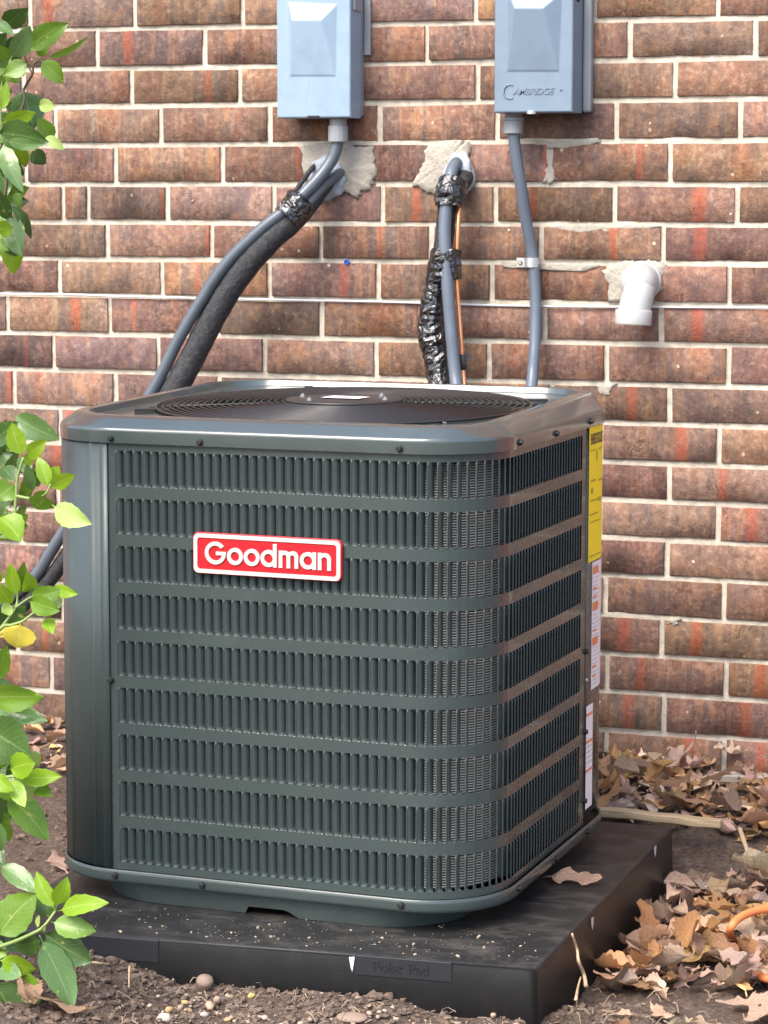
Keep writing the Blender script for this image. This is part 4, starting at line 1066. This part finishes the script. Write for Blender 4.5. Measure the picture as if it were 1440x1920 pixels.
for a in [ # top cluster
 (44, 96, 128, 44, 33, 'm', -1.27, 0, .3, .05, .1), (83, 110, 166, 70, 10, 'm', -1.25), (74, 112, 119, 156, 27, 'm', -1.26), (70, 108, 90, 80, 16, 'm', -1.24), (20, 112, 57, 50, 32, 'g', -1.28, 0, .4, .05, .3),
 (-10, 38, 26, 64, 17, 'g', -1.26), (20, 112, -8, 84, 20, 'm', -1.27), (55, 118, 6, 140, 28, 'm', -1.28), (48, 120, 22, 145, 22, 'm', -1.25), (42, 164, 64, 240, 52, 'd', -1.24, 0, .2), (2, 232, 66, 212, 26, 'b', -1.30),
 (98, 268, 72, 220, 26, 'm', -1.25), (72, 198, 104, 200, 19, 'l', -1.30), (-8, 250, 86, 268, 44, 'd', -1.29, 0, .3), (10, 262, 82, 270, 18, 'g', -1.30), (80, 256, 119, 279, 17, 'l', -1.27), (58, 280, 85, 308, 24, 'd', -1.26),
 (26, 266, 49, 314, 24, 'b', -1.27), (2, 210, 12, 152, 16, 'b', -1.30), (-6, 200, 4, 140, 24, 'm', -1.28), (-4, 130, 22, 96, 22, 'd', -1.24), (6, 262, 42, 356, 27, 'g', -1.29), (20, 296, 43, 330, 22, 'd', -1.26), (30, 358, 37, 388, 14, 'm', -1.27),
 (18, 382, 65, 446, 17, 'd', -1.28, 0, .5, .2), (-8, 350, 19, 416, 28, 'd', -1.3), (18, 398, 39, 480, 36, 'd', -1.29), (-6, 432, 24, 427, 26, 'b', -1.31), (4, 440, 30, 482, 20, 'd', -1.27), (-10, 450, 16, 470, 18, 'm', -1.30), (8, 256, 6, 334, 24, 'g', -1.28), (-12, 300, 14, 365, 30, 'd', -1.25),
 (-20, 90, 12, 62, 24, 'd', -1.25), (-10, 215, 24, 232, 20, 'd', -1.24), (-12, 180, 20, 172, 22, 'd', -1.23), (-20, 330, 10, 320, 26, 'm', -1.24),
 # middle cluster
 (22, 776, 109, 824, 36, 'g', -1.10, 0, .3), (-6, 872, 12, 790, 58, 'd', -1.12, 0, .2), (43, 857, 21, 792, 28, 'b', -1.32), (50, 858, 83, 828, 24, 'b', -1.31), (62, 886, 32, 858, 20, 'd', -1.28), (92, 916, 71, 856, 22, 'b', -1.33), (90, 912, 110, 876, 26, 'b', -1.32),
 (94, 914, 139, 890, 23, 'b', -1.34), (84, 926, 70, 956, 38, 'm', -1.34, 0, .15), (98, 946, 166, 981, 34, 'l', -1.36, 0, .2, .12), (30, 905, 5, 872, 26, 'd', -1.29), (30, 908, -6, 934, 38, 'm', -1.30), (-6, 966, 39, 1014, 42, 'b', -1.34), (62, 922, 50, 870, 18, 'g', -1.30), (66, 916, 76, 876, 16, 'd', -1.28),
 (44, 872, 60, 850, 18, 'b', -1.30), (40, 940, 58, 905, 20, 'd', -1.27), (30, 960, 52, 948, 12, 'm', -1.29), (64, 940, 86, 922, 18, 'm', -1.31), (10, 900, 30, 850, 24, 'd', -1.25), (-10, 930, 20, 952, 24, 'd', -1.27), (42, 935, 62, 880, 20, 'm', -1.28),
 # third cluster
 (32, 1120, 20, 1056, 22, 'b', -1.34), (33, 1116, 46, 1060, 22, 'm', -1.33), (54, 1112, 54, 1078, 24, 'b', -1.33), (54, 1118, 117, 1106, 26, 'm', -1.35), (54, 1126, 107, 1146, 30, 'm', -1.36), (96, 1104, 142, 1114, 19, 'b', -1.33), (86, 1158, 98, 1186, 20, 'b', -1.35),
 (38, 1168, 30, 1216, 46, 'y', -1.35, 0, .15), (26, 1134, -4, 1094, 22, 'b', -1.33), (26, 1136, 2, 1148, 20, 'l', -1.33), (-12, 1280, 12, 1212, 26, 'm', -1.34), (60, 1130, 82, 1098, 26, 'm', -1.33), (20, 1178, -10, 1190, 18, 'y', -1.34), (100, 1120, 112, 1140, 16, 'l', -1.32),
 # fourth cluster
 (-24, 1308, 78, 1310, 42, 'm', -1.38, 0, .4), (-14, 1322, 84, 1346, 34, 'g', -1.36), (-26, 1362, 53, 1416, 72, 'd', -1.38, 0, .2), (18, 1442, 66, 1430, 38, 'b', -1.40), (34, 1456, 115, 1455, 27, 'b', -1.40), (60, 1454, 94, 1492, 26, 'm', -1.37), (54, 1406, 74, 1438, 18, 'l', -1.36),
 (24, 1454, 62, 1504, 42, 'l', -1.39), (20, 1460, 46, 1512, 24, 'b', -1.41), (4, 1488, 93, 1574, 44, 'm', -1.37, 0, .25), (8, 1540, 18, 1578, 17, 'm', -1.36), (-8, 1536, 3, 1598, 26, 'g', -1.38), (-6, 1444, 17, 1398, 24, 'b', -1.40), (-10, 1452, 24, 1484, 24, 'b', -1.41), (-8, 1470, 20, 1500, 22, 'm', -1.38),
 # lowest cluster
 (-4, 1620, 73, 1672, 30, 'g', -1.38, 0, .2), (-6, 1760, 68, 1676, 56, 'm', -1.42, 0, .15), (104, 1706, 67, 1634, 24, 'b', -1.43), (106, 1702, 127, 1646, 27, 'b', -1.42), (108, 1708, 193, 1690, 30, 'b', -1.43), (94, 1727, 179, 1744, 34, 'm', -1.43), (92, 1724, 82, 1668, 32, 'd', -1.38),
 (78, 1745, 172, 1806, 48, 'd', -1.44, 0, .15), (72, 1754, 139, 1892, 50, 'g', -1.45, 0, .35), (80, 1762, 20, 1772, 34, 'd', -1.40), (-4, 1800, 66, 1820, 32, 'b', -1.44), (-4, 1814, 38, 1830, 30, 'g', -1.42), (34, 1822, 72, 1892, 38, 'm', -1.42), (-12, 1838, 40, 1924, 64, 'd', -1.44), (70, 1742, 74, 1714, 7, 'l', -1.43), (74, 1744, 84, 1735, 7, 'l', -1.43), (-14, 1890, 20, 1960, 40, 'd', -1.42), (-30, 1770, 10, 1790, 34, 'm', -1.40)]:
    L(*a)
def stem(P, r_=.0022, m=None, r1=None):
    Q = catmull([aty(*p) for p in P], 6); r1 = r1 or r_*.6
    v, f = tube_data([q-SHI for q in Q], lambda i, t: r_+(r1-r_)*t, 7); return mesh('stem', v, f, m or M_STEM, shrub, True)
root = (-170, 2020)
stem([(-150, 1990, -1.36), (-150, 1500, -1.36), (-140, 900, -1.32), (-110, 300, -1.28), (-70, -60, -1.26)], .008, M_TWIG, .004)
stem([(-145, 1800, -1.36), (-60, 1790, -1.40), (12, 1771, -1.42), (60, 1751, -1.44), (82, 1737, -1.44), (104, 1708, -1.43)], .0034, None, .0016)
stem([(-145, 1560, -1.36), (-60, 1490, -1.39), (0, 1460, -1.40), (40, 1455, -1.40)], .0032, None, .0016)
stem([(-145, 1380, -1.36), (-60, 1250, -1.34), (0, 1180, -1.34), (22, 1172, -1.35), (44, 1164, -1.35), (70, 1146, -1.35), (86, 1158, -1.35)], .003, None, .0012)
stem([(0, 1180, -1.34), (28, 1142, -1.34), (33, 1118, -1.33), (36, 1100, -1.33)], .0022, None, .001)
stem([(28, 1140, -1.34), (54, 1122, -1.34), (80, 1112, -1.34)], .0018, None, .001)
stem([(-140, 1100, -1.33), (-40, 1030, -1.32), (20, 982, -1.32), (29, 945, -1.32), (33, 895, -1.32), (44, 858, -1.32)], .003, None, .0016)
stem([(30, 930, -1.32), (62, 935, -1.33), (84, 928, -1.34), (95, 908, -1.34)], .0022, None, .0012)
stem([(-130, 560, -1.30), (-40, 470, -1.30), (10, 360, -1.28), (12, 270, -1.28), (44, 195, -1.26), (45, 168, -1.25), (61, 138, -1.25), (62, 122, -1.25), (74, 112, -1.25)], .0022, M_TWIG, .0014)
stem([(61, 138, -1.25), (52, 122, -1.25), (44, 98, -1.26)], .0014, M_TWIG)
stem([(12, 270, -1.28), (2, 232, -1.29), (3, 160, -1.29), (20, 112, -1.28)], .0018, None)
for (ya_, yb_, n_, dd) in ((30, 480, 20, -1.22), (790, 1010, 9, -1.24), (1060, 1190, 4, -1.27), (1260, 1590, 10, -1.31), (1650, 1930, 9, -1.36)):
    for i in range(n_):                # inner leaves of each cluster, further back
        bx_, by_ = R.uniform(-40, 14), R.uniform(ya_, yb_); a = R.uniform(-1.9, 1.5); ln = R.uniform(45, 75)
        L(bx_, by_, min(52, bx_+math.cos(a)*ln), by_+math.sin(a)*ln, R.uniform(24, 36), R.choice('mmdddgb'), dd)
for i in range(46):                    # leaves on the part of the shrub that lies beyond the picture
    bx_, by_ = R.uniform(-190, -35), R.uniform(-40, 1800); a = R.uniform(0, 2*PI); ln = R.uniform(60, 95)
    if bx_+math.cos(a)*ln > -14: continue
    L(bx_, by_, bx_+math.cos(a)*ln, by_+math.sin(a)*ln, R.uniform(26, 44), R.choice('bmmddg'), R.uniform(-1.44, -1.24))

# ------------------------------------------------------------------ fallen leaves
def dry_me(seed, lobed=True, flat=1.0):
    rr = random.Random(seed); n_ = 20; v, f, uv = [], [], []
    wmax = rr.uniform(.22, .31); nl = rr.choice((2.5, 3, 3)); deep = rr.uniform(.30, .52); la = [rr.uniform(.55, 1.15) for _ in range(12)]
    bend = rr.uniform(-.22, .22); curl = rr.uniform(.5, 2.2)*rr.choice((1, 1, -1)); cup = rr.uniform(-.6, 2.6); tw = rr.uniform(-1.6, 1.6)
    ph = rr.uniform(0, 6); asym = rr.uniform(-1.1, 1.1); curl *= flat; cup *= flat; tw *= flat
    for j in range(n_+1):
        t = j/n_
        cx = bend*.5*math.sin(PI*t); y = t-.5; z = curl*.30*((t-.5)**2)+.03*math.sin(9*t+ph)
        row = []
        for i, u in enumerate((-1, -.5, 0, .5, 1)):
            if t < .15: w_ = .016
            else:
                q = (t-.15)/.85; w_ = wmax*(math.sin(PI*q**.80)**.62)
                if lobed:
                    pz_ = nl*q+(asym if u > 0 else -asym)/6.3; w_ *= la[int(pz_+.5) % 6+(6 if u > 0 else 0)]*(1-deep*(.5+.5*math.cos(2*PI*pz_))**1.3)
                w_ *= rr.uniform(.9, 1.08)
            if j == n_: w_ = .012
            e = w_*u; zz = z+cup*e*e*2+tw*e*(t-.5)+.035*math.sin(11*t+ph+u*2.5)*abs(u)-.10*abs(e)*math.cos(3*ph)
            yy = y+(.05*abs(u)*(w_/wmax) if lobed else .02*abs(u))
            v.append((cx+e*(1-.25*min(1, abs(cup*e)*2)), yy, zz)); uv.append((.5+.5*u, t))
    for j in range(n_):
        for i in range(4): f.append((j*5+i, j*5+i+1, (j+1)*5+i+1, (j+1)*5+i))
    me = bpy.data.meshes.new('fallen_leaf'); me.from_pydata(v, [], f); add_uv(me, uv); me.materials.append(M_DRY)
    me.polygons.foreach_set('use_smooth', [True]*len(me.polygons)); return me
DL = [dry_me(100+i, i % 4 != 3) for i in range(22)]
DC = [((.58, .38, .24), 'tan'), ((.66, .47, .33), 'pale tan'), ((.54, .36, .27), 'pinkish brown'), ((.50, .38, .31), 'greyish'), ((.62, .36, .15), 'orange tan'), ((.42, .25, .14), 'brown'), ((.70, .53, .38), 'cream'), ((.30, .21, .155), 'dark brown'), ((.62, .43, .33), 'dusty pink'), ((.54, .29, .13), 'rusty')]
def dleaf(x, y, z, ln, rz, tilt, tdir, col, me, label, group=None):
    o = put('fallen_leaf', me); o.scale = (ln, ln, ln); o.location = (x, y, z)
    o.rotation_euler = (Matrix.Rotation(tdir, 3, 'Z') @ Matrix.Rotation(tilt, 3, 'X') @ Matrix.Rotation(-tdir, 3, 'Z') @ Matrix.Rotation(rz, 3, 'Z')).to_euler()
    o.color = (*col, 1); return tag(o, label, 'leaf', group)
def jitter(c): 
    k = R.uniform(.8, 1.15); return tuple(max(0, min(1, q*k*R.uniform(.94, 1.06))) for q in c)
def pile(n_, box, where, group, zj, ln=(.05, .085), excl=None, tilt=.75):
    c = 0; tries = 0
    while c < n_ and tries < 20000:
        tries += 1
        x, y = R.uniform(*box[0]), R.uniform(*box[1])
        if excl and excl(x, y): continue
        z = ground_z(x, y)+.006+R.uniform(0, 1)**1.2*zj(x, y)
        l_ = R.uniform(*ln); cl_, nm = R.choice(DC); i = R.randrange(len(DL)); lobe = 'oval' if i % 4 == 3 else 'lobed'
        tl = R.uniform(0, tilt); a_, b_ = ln; sz = 'small' if l_ < a_+(b_-a_)*.35 else 'large' if l_ > a_+(b_-a_)*.7 else 'middling'
        dleaf(x, y, z, l_, R.uniform(0, 2*PI), tl, R.uniform(0, 2*PI), jitter(cl_), DL[i], '%s %s %s %sleaf %s' % (sz, nm, lobe, 'upturned ' if tl > tilt*.7 else '', where(x, y)), group); c += 1
# heap to the right of the pad
def exr(x, y):
    if x < .592+.02*noise.noise(Vector((y*9, 0, 0))) and y < -.37: return True
    if y < -1.0+.42*(x-.57): return True
    if y > -.29 and x < .72: return True
    if -.42 < y < -.29 and x < .66: return True
    return False
def wh(x, y):
    if x < .66: return "in the heap touching the pad's right side"
    if y > -.42: return 'in the heap near the yellowish lath'
    if x > .80: return 'in the heap around the orange cord'
    if y < -.78: return "at the heap's front end beside the pad"
    return 'in the middle of the heap right of the pad'
pile(180, ((.585, .93), (-1.0, -.20)), wh, 'leaves heaped right of the pad', lambda x, y: .012+.040*sstep((x-.57)/.12), (.055, .088), exr, .75)
def wb(x, y):
    if x < .45: return 'by the wall beside the air conditioner'
    if y > -.08: return 'lying against the brick wall foot'
    return 'in the drift between the lath and the wall'
pile(82, ((.34, .72), (-.27, -.012)), wb, 'leaves along the wall foot behind the pad', lambda x, y: .012+.038, (.05, .085), None, .8)
pile(20, ((-.80, -.45), (-.36, -.02)), lambda x, y: 'at the wall foot behind the shrub' if y > -.15 else 'on the soil behind the shrub', 'leaves at the wall foot left of the air conditioner', lambda x, y: .020, (.045, .075))
pile(7, ((.62, .80), (-1.22, -1.00)), lambda x, y: 'lying on the bare soil at the front right corner', 'leaves on the soil at the front right', lambda x, y: .004, (.035, .055), lambda x, y: x < .64, .3)
# single leaves one can point to
def on(px, py, z): return atz(px, py, z)
p = on(1072, 1645, PADZ+.010); dleaf(p.x, p.y, p.z, .088, -1.5, .42, 0, (.56, .36, .26), dry_me(511, True, .2), 'pinkish tan oak leaf lying alone on the black pad')
def gon(px, py, dz=.012):
    z = 0.0
    for _ in range(6): p = atz(px, py, z); z = ground_z(p.x, p.y)+dz
    return p
p = gon(1205, 1745, .030); dleaf(p.x, p.y, p.z, .115, .5, .5, 1.2, (.46, .22, .10), dry_me(512), 'big rust brown oak leaf leaning against the pad near its front corner')
p = gon(1195, 1800, .022); dleaf(p.x, p.y, p.z, .075, 1.4, .3, 2.0, (.20, .10, .05), dry_me(513, False), 'dark brown folded leaf below the big rust brown leaf')
p = gon(1305, 1785, .030); dleaf(p.x, p.y, p.z, .085, 2.6, .25, .4, (.55, .36, .14), dry_me(514), 'yellow tan oak leaf on top of the heap left of the orange cord')
p = gon(1400, 1878, .016); dleaf(p.x, p.y, p.z, .085, -1.2, .25, 0, (.58, .42, .31), dry_me(515, True, .35), 'pale pink lobed leaf below the orange cord')
p = gon(1440, 1895, .016); dleaf(p.x, p.y, p.z, .08, 2.4, .2, 0, (.58, .41, .30), dry_me(516, True, .35), 'pale leaf at the right edge in the lower corner')
p = gon(1300, 1915, .012); dleaf(p.x, p.y, p.z, .07, -1.4, .15, 0, (.54, .38, .27), dry_me(517, True, .35), 'pale leaf lying flat on the soil at the bottom edge')
p = gon(120, 1885, .012); dleaf(p.x, p.y, p.z, .085, 1.9, .35, 2.6, (.52, .34, .22), dry_me(518, False), 'broad tan dry leaf on the soil under the lowest green leaves')
p = gon(52, 1872, .012); dleaf(p.x, p.y, p.z, .080, .5, .5, 2.0, (.50, .32, .21), dry_me(519, False), 'curled tan dry leaf at the bottom left beside the big dark green leaf')
p = gon(112, 1618, .010); dleaf(p.x, p.y, p.z, .06, .9, .4, 1.0, (.52, .36, .29), dry_me(520), 'small pinkish dry leaf by the bottom left corner of the air conditioner')
p = gon(205, 1745, .03); 
# litter under the heaps and beyond the view
v, f, cols, uvl = [], [], [], []
LG = [([p.co.copy() for p in me.vertices], [tuple(p.vertices) for p in me.polygons]) for me in DL]
def litter(x, y, z, ln, tilt):
    gv, gf = R.choice(LG); rz = R.uniform(0, 6.28); td = R.uniform(0, 6.28)
    rot = Matrix.Rotation(td, 3, 'Z') @ Matrix.Rotation(R.uniform(0, tilt), 3, 'X') @ Matrix.Rotation(-td, 3, 'Z') @ Matrix.Rotation(rz, 3, 'Z')
    b = len(v); c = jitter(R.choice(DC)[0])
    for q in gv: w_ = rot @ q; v.append((x+w_.x*ln, y+w_.y*ln, z+w_.z*ln)); cols.append((*c, 1))
    f.extend(tuple(t+b for t in s_) for s_ in gf)
n1 = 0
while n1 < 330:
    x, y = R.uniform(.585, 1.10), R.uniform(-1.0, -.19)
    if exr(x, y): continue
    litter(x, y, ground_z(x, y)+R.uniform(.004, .022), R.uniform(.035, .075), .5); n1 += 1
for i in range(240):
    x, y = R.uniform(.30, 1.1), R.uniform(-.26, -.01); litter(x, y, ground_z(x, y)+R.uniform(.004, .024), R.uniform(.03, .07), .6)
for i in range(70):
    x, y = R.uniform(-.9, -.35), R.uniform(-.34, -.01); litter(x, y, ground_z(x, y)+R.uniform(.003, .012), R.uniform(.02, .05), .4)
for i in range(420):
    x, y = R.uniform(-1.8, 2.4), R.uniform(-2.2, -.02)
    if -.9 < x < 1.0 and y > -1.5: continue
    litter(x, y, ground_z(x, y)+.008, R.uniform(.04, .08), .4)
M_LIT = mat('litter_leaf', rough=.7); n = N(M_LIT); at_ = n.n('ShaderNodeVertexColor', layer_name='leaf_colour')
n.col(n.mix(n.ramp(n.noise(n.coord('Object'), 60, 4), [(.48, (0, 0, 0)), (.75, (.55, .55, .55))]), at_.outputs[0], n.mix(.6, at_.outputs[0], (.15, .08, .045))))
o = mesh('leaf_litter', v, f, M_LIT, None, True); ca = o.data.color_attributes.new('leaf_colour', 'FLOAT_COLOR', 'POINT')
ca.data.foreach_set('color', [q for c in cols for q in c])
tag(o, 'loose dead leaf litter under and beyond the leaf heaps', None, None, 'stuff')

# ------------------------------------------------------------------ laths, cord, twigs, stones
def plank(P0, P1, w_, h_, m, name, label, cat, lift=0):
    d = P1-P0; o = frombm(name, bevel_box(d.length, w_, h_, .002, 1), m); o.location = (P0+P1)/2+Vector((0, 0, lift)); o.rotation_euler = d.to_track_quat('X', 'Z').to_euler(); return tag(o, label, cat)
plank(atz(1085, 1513, .072), atz(1352, 1549, .058), .020, .013, M_LATH, 'wood_lath', 'yellowish wooden lath on the ground behind the pad', 'wooden strip')
plank(atz(1335, 1455, .085), atz(1450, 1462, .085), .03, .012, M_LATHG, 'wood_lath', 'weathered grey lath at the wall foot near the right edge', 'wooden strip')
plank(atz(1388, 1552, .060), atz(1400, 1598, .03), .006, .006, M_LATH, 'wood_splinter', 'short wooden splinter at the end of the yellowish lath', 'wooden strip')
for o in list(COL.objects):
    if o.name.startswith('wood_'):
        bm = bmesh.new(); bm.from_mesh(o.data)
        bmesh.ops.subdivide_edges(bm, edges=[e for e in bm.edges if e.calc_length() > .1], cuts=14)
        for q in bm.verts: q.co += Vector((0, .003*noise.noise(q.co*22), .004*noise.noise(q.co*17+Vector((3, 1, 0)))+.004*math.sin(q.co.x*9)))
        bm.to_mesh(o.data); bm.free()
def gp(px, py, dz): return gon(px, py, dz)
P = [gp(1530, 1690, .07), gp(1470, 1700, .075), gp(1440, 1704, .075), gp(1410, 1710, .076), gp(1385, 1722, .074), gp(1371, 1738, .066), gp(1369, 1752, .045), gp(1376, 1768, .010), gp(1392, 1800, -.004), gp(1410, 1822, .006), gp(1428, 1832, .018), gp(1455, 1838, .018), gp(1530, 1850, .02)]
o = tube('orange_cord', catmull(P, 10), .0058, M_ORCORD, None, 12); tag(o, 'orange cord looping out of the leaf heap at the right edge', 'cord')
def twig(P, r_, m, label, cat='twig', name='twig'):
    o = tube(name, catmull(P, 5), lambda i, t: r_*(1-.5*t), m, None, 6); return tag(o, label, cat)
xs_ = .585
def onx(px, py, x): d = ray(px, py); return CAM+d*((x-CAM.x)/d.x)
twig([onx(1099, 1850, .60), onx(1095, 1828, .592), onx(1085, 1802, .588), onx(1082, 1780, .582), onx(1073, 1751, .580)], .0030, M_STRAW, 'bent dry twig leaning against the right side of the pad')
twig([onx(1080, 1874, .63), onx(1084, 1850, .60), onx(1089, 1832, .595)], .0022, M_STRAW, 'short twig crossing the foot of the bent twig')
twig([gon(170, 1789, .014), gon(215, 1800, .014), gon(270, 1817, .008)], .0024, M_STRAW, 'long dry straw lying along the front of the pad', 'straw', 'straw')
twig([gon(165, 1803, .012), gon(195, 1807, .012), gon(225, 1811, .010)], .0018, M_STRAW, 'shorter straw below the long one at the pad front', 'straw', 'straw')
twig([gon(243, 1812, .016), gon(242, 1832, .012), gon(242, 1852, .008)], .0017, M_STRAW, 'straw pointing at the camera on the soil left of the acorn', 'straw', 'straw')
twig([gon(262, 1862, .008), gon(290, 1872, .007), gon(325, 1862, .007)], .0020, M_TWIG, 'thin bent brown twig on the soil left of the acorn', 'twig', 'twig')
for k, (px, py) in enumerate(((612, 1742), )): pass
# root hairs and straw bits in the soil: too many to count
v, f = [], []
for i in range(260):
    px, py = R.uniform(130, 1440), R.uniform(1790, 1935)
    p = gon(px, py, .004)
    if -.2 < p.x < .58 and p.y > -1.20: continue
    a = R.uniform(0, 2*PI); l_ = R.uniform(.006, .022); q = p+Vector((math.cos(a)*l_, math.sin(a)*l_, R.uniform(0, .012)))
    mdl = (p+q)/2+Vector((R.uniform(-.003, .003), R.uniform(-.003, .003), .004))
    tv, tf = tube_data([p, mdl, q], R.uniform(.0004, .0008), 4, False); b = len(v); v += tv; f += [tuple(t+b for t in s_) for s_ in tf]
o = mesh('straw_bits', v, f, mat('root_hair', (.30, .22, .145), .8)); tag(o, 'fine root hairs and straw bits in the soil', None, None, 'stuff')
def lump(seed, sub=1, amp=.35):
    bm = bmesh.new(); bmesh.ops.create_icosphere(bm, subdivisions=sub, radius=1)
    for q in bm.verts: q.co *= 1+amp*noise.noise(q.co*1.3+Vector((seed*3.1, 0, 0)))
    return bm
lv = []
for s_ in range(8):
    bm = lump(s_, 1 if s_ < 4 else 2, .75); lv.append(([q.co.copy() for q in bm.verts], [tuple(x.index for x in fc.verts) for fc in bm.faces])); bm.free()
def scatter(name, n_, place, size, m, label, flat=.75, smooth=True):
    v, f = [], []
    for i in range(n_):
        p = place()
        if p is None: continue
        sc_ = size(); gv, gf = R.choice(lv); rot = Matrix.Rotation(R.uniform(0, 6.28), 3, 'Z') @ Matrix.Rotation(R.uniform(0, 6.28), 3, 'X'); b = len(v)
        e = (R.uniform(.7, 1.3), R.uniform(.7, 1.3), R.uniform(.6, 1))
        for q in gv:
            w_ = rot @ Vector((q.x*e[0], q.y*e[1], q.z*e[2])); v.append((p.x+w_.x*sc_, p.y+w_.y*sc_, p.z+w_.z*sc_*flat))
        f += [tuple(t+b for t in s_) for s_ in gf]
    o = mesh(name, v, f, m, None, smooth); return tag(o, label, None, None, 'stuff')
def clodpos():
    x, y = R.uniform(-.5, 1.0), R.uniform(-1.55, -.05)
    if R.random() < .75: y = R.uniform(-1.5, -1.02)
    if -.21 < x < .575 and -1.245+.078*(x+.2) < y < -.39: return None
    if x > .6 and y > -.95: return None
    return Vector((x, y, ground_z(x, y)+bumpy(x, y)+.001))
scatter('soil_clods', 14000, clodpos, lambda: .0014+.0075*R.random()**4.5, M_CLOD, 'loose crumbs and clods of brown soil', .7, False)
def chip():
    p = gon(R.uniform(260, 1000), R.uniform(1835, 1935), .003)
    if p.y > -1.2+.078*(p.x-.57) and p.x < .58: return None
    return p
scatter('gravel_bits', 240, chip, lambda: .0015+.003*R.random()**2, M_CRUMB, 'pale bits of mulch and grit in the soil before the pad')
def padcrumb():
    px, py = R.uniform(150, 1010), R.uniform(1670, 1800); p = atz(px, py, PADZ+.001)
    yf = -1.2495+(p.x+.205)*.0776
    if p.y < yf+.01 or p.x > .56: return None
    if R.random() > math.exp(-((p.y-yf)/.11))+.05: return None
    if p.y > UY-D2+.055: return None
    return p
scatter('pad_crumbs', 1100, padcrumb, lambda: .0005+.0024*R.random()**6, M_CRUMB, 'pale crumbs of grit scattered along the front of the pad top')
PCOL = [(.42, .32, .23), (.46, .38, .29), (.38, .25, .18), (.45, .30, .12), (.30, .22, .165), (.50, .43, .35)]
PMs = []
for s_ in range(5):
    me = bpy.data.meshes.new('pebble'); bm = lump(20+s_, 2, .28); bm.to_mesh(me); bm.free(); me.materials.append(M_PEB); me.polygons.foreach_set('use_smooth', [True]*len(me.polygons)); PMs.append(me)
def pebble(px, py, s_, col, label, group, dz=.003, e=(1.1, .8, .75)):
    p = gon(px, py, dz); o = put('pebble', R.choice(PMs)); o.location = p; o.scale = (s_*e[0], s_*e[1], s_*e[2]); o.rotation_euler = (R.uniform(-.5, .5), R.uniform(-.5, .5), R.uniform(0, 6)); o.color = (*col, 1); return tag(o, label, 'pebble', group)
pebble(472, 1867, .0055, (.50, .38, .10), 'yellow kernel of stone standing on a brown chip before the pad', None, .008)
pebble(317, 1893, .0060, (.46, .31, .12), 'ochre pebble at the bottom left of the gravel before the pad', None, .006)
pebble(347, 1880, .0045, (.50, .34, .12), 'small bright ochre pebble right of the larger ochre one', None, .006)
pebble(408, 1875, .0070, (.36, .25, .19), 'pinkish brown pebble below the acorn', None, .007)
pebble(393, 1886, .0070, (.50, .32, .22), 'brown pebble touching the pinkish one below the acorn', None, .006)
pebble(306, 1912, .0105, (.48, .43, .36), 'whitish stone chip at the bottom edge left of centre', None, .005)
pebble(660, 1908, .0135, (.24, .17, .135), 'broad flat brown stone at the bottom edge in the middle', None, .003, (1.6, 1, .45)).rotation_euler = (.1, 0, .05)
for i in range(30):
    px, py = R.uniform(290, 930), R.uniform(1858, 1925)
    if px > 700 and py < 1880: continue
    pebble(px, py, R.uniform(.0022, .0052), jitter(R.choice(PCOL)), 'small pale or tan pebble in the soil before the pad', 'pebbles in the soil before the pad')
ac = empty('acorn', tuple(gon(384, 1843, .010)), label='round brown acorn on the soil against the front of the pad', cat='acorn')
v, f = disc_prof([(.002, -.011), (.008, -.008), (.0105, -.002), (.0105, .002)], 14); mesh('nut', v, f, mat('acorn_nut', (.30, .20, .12), .5), ac, True)
v, f = disc_prof([(.0108, .0), (.0120, .002), (.0105, .007), (.005, .010), (.001, .011)], 14); mesh('cap', v, f, mat('acorn_cap', (.24, .17, .13), .8), ac, True); ac.rotation_euler = (.3, .2, 0)
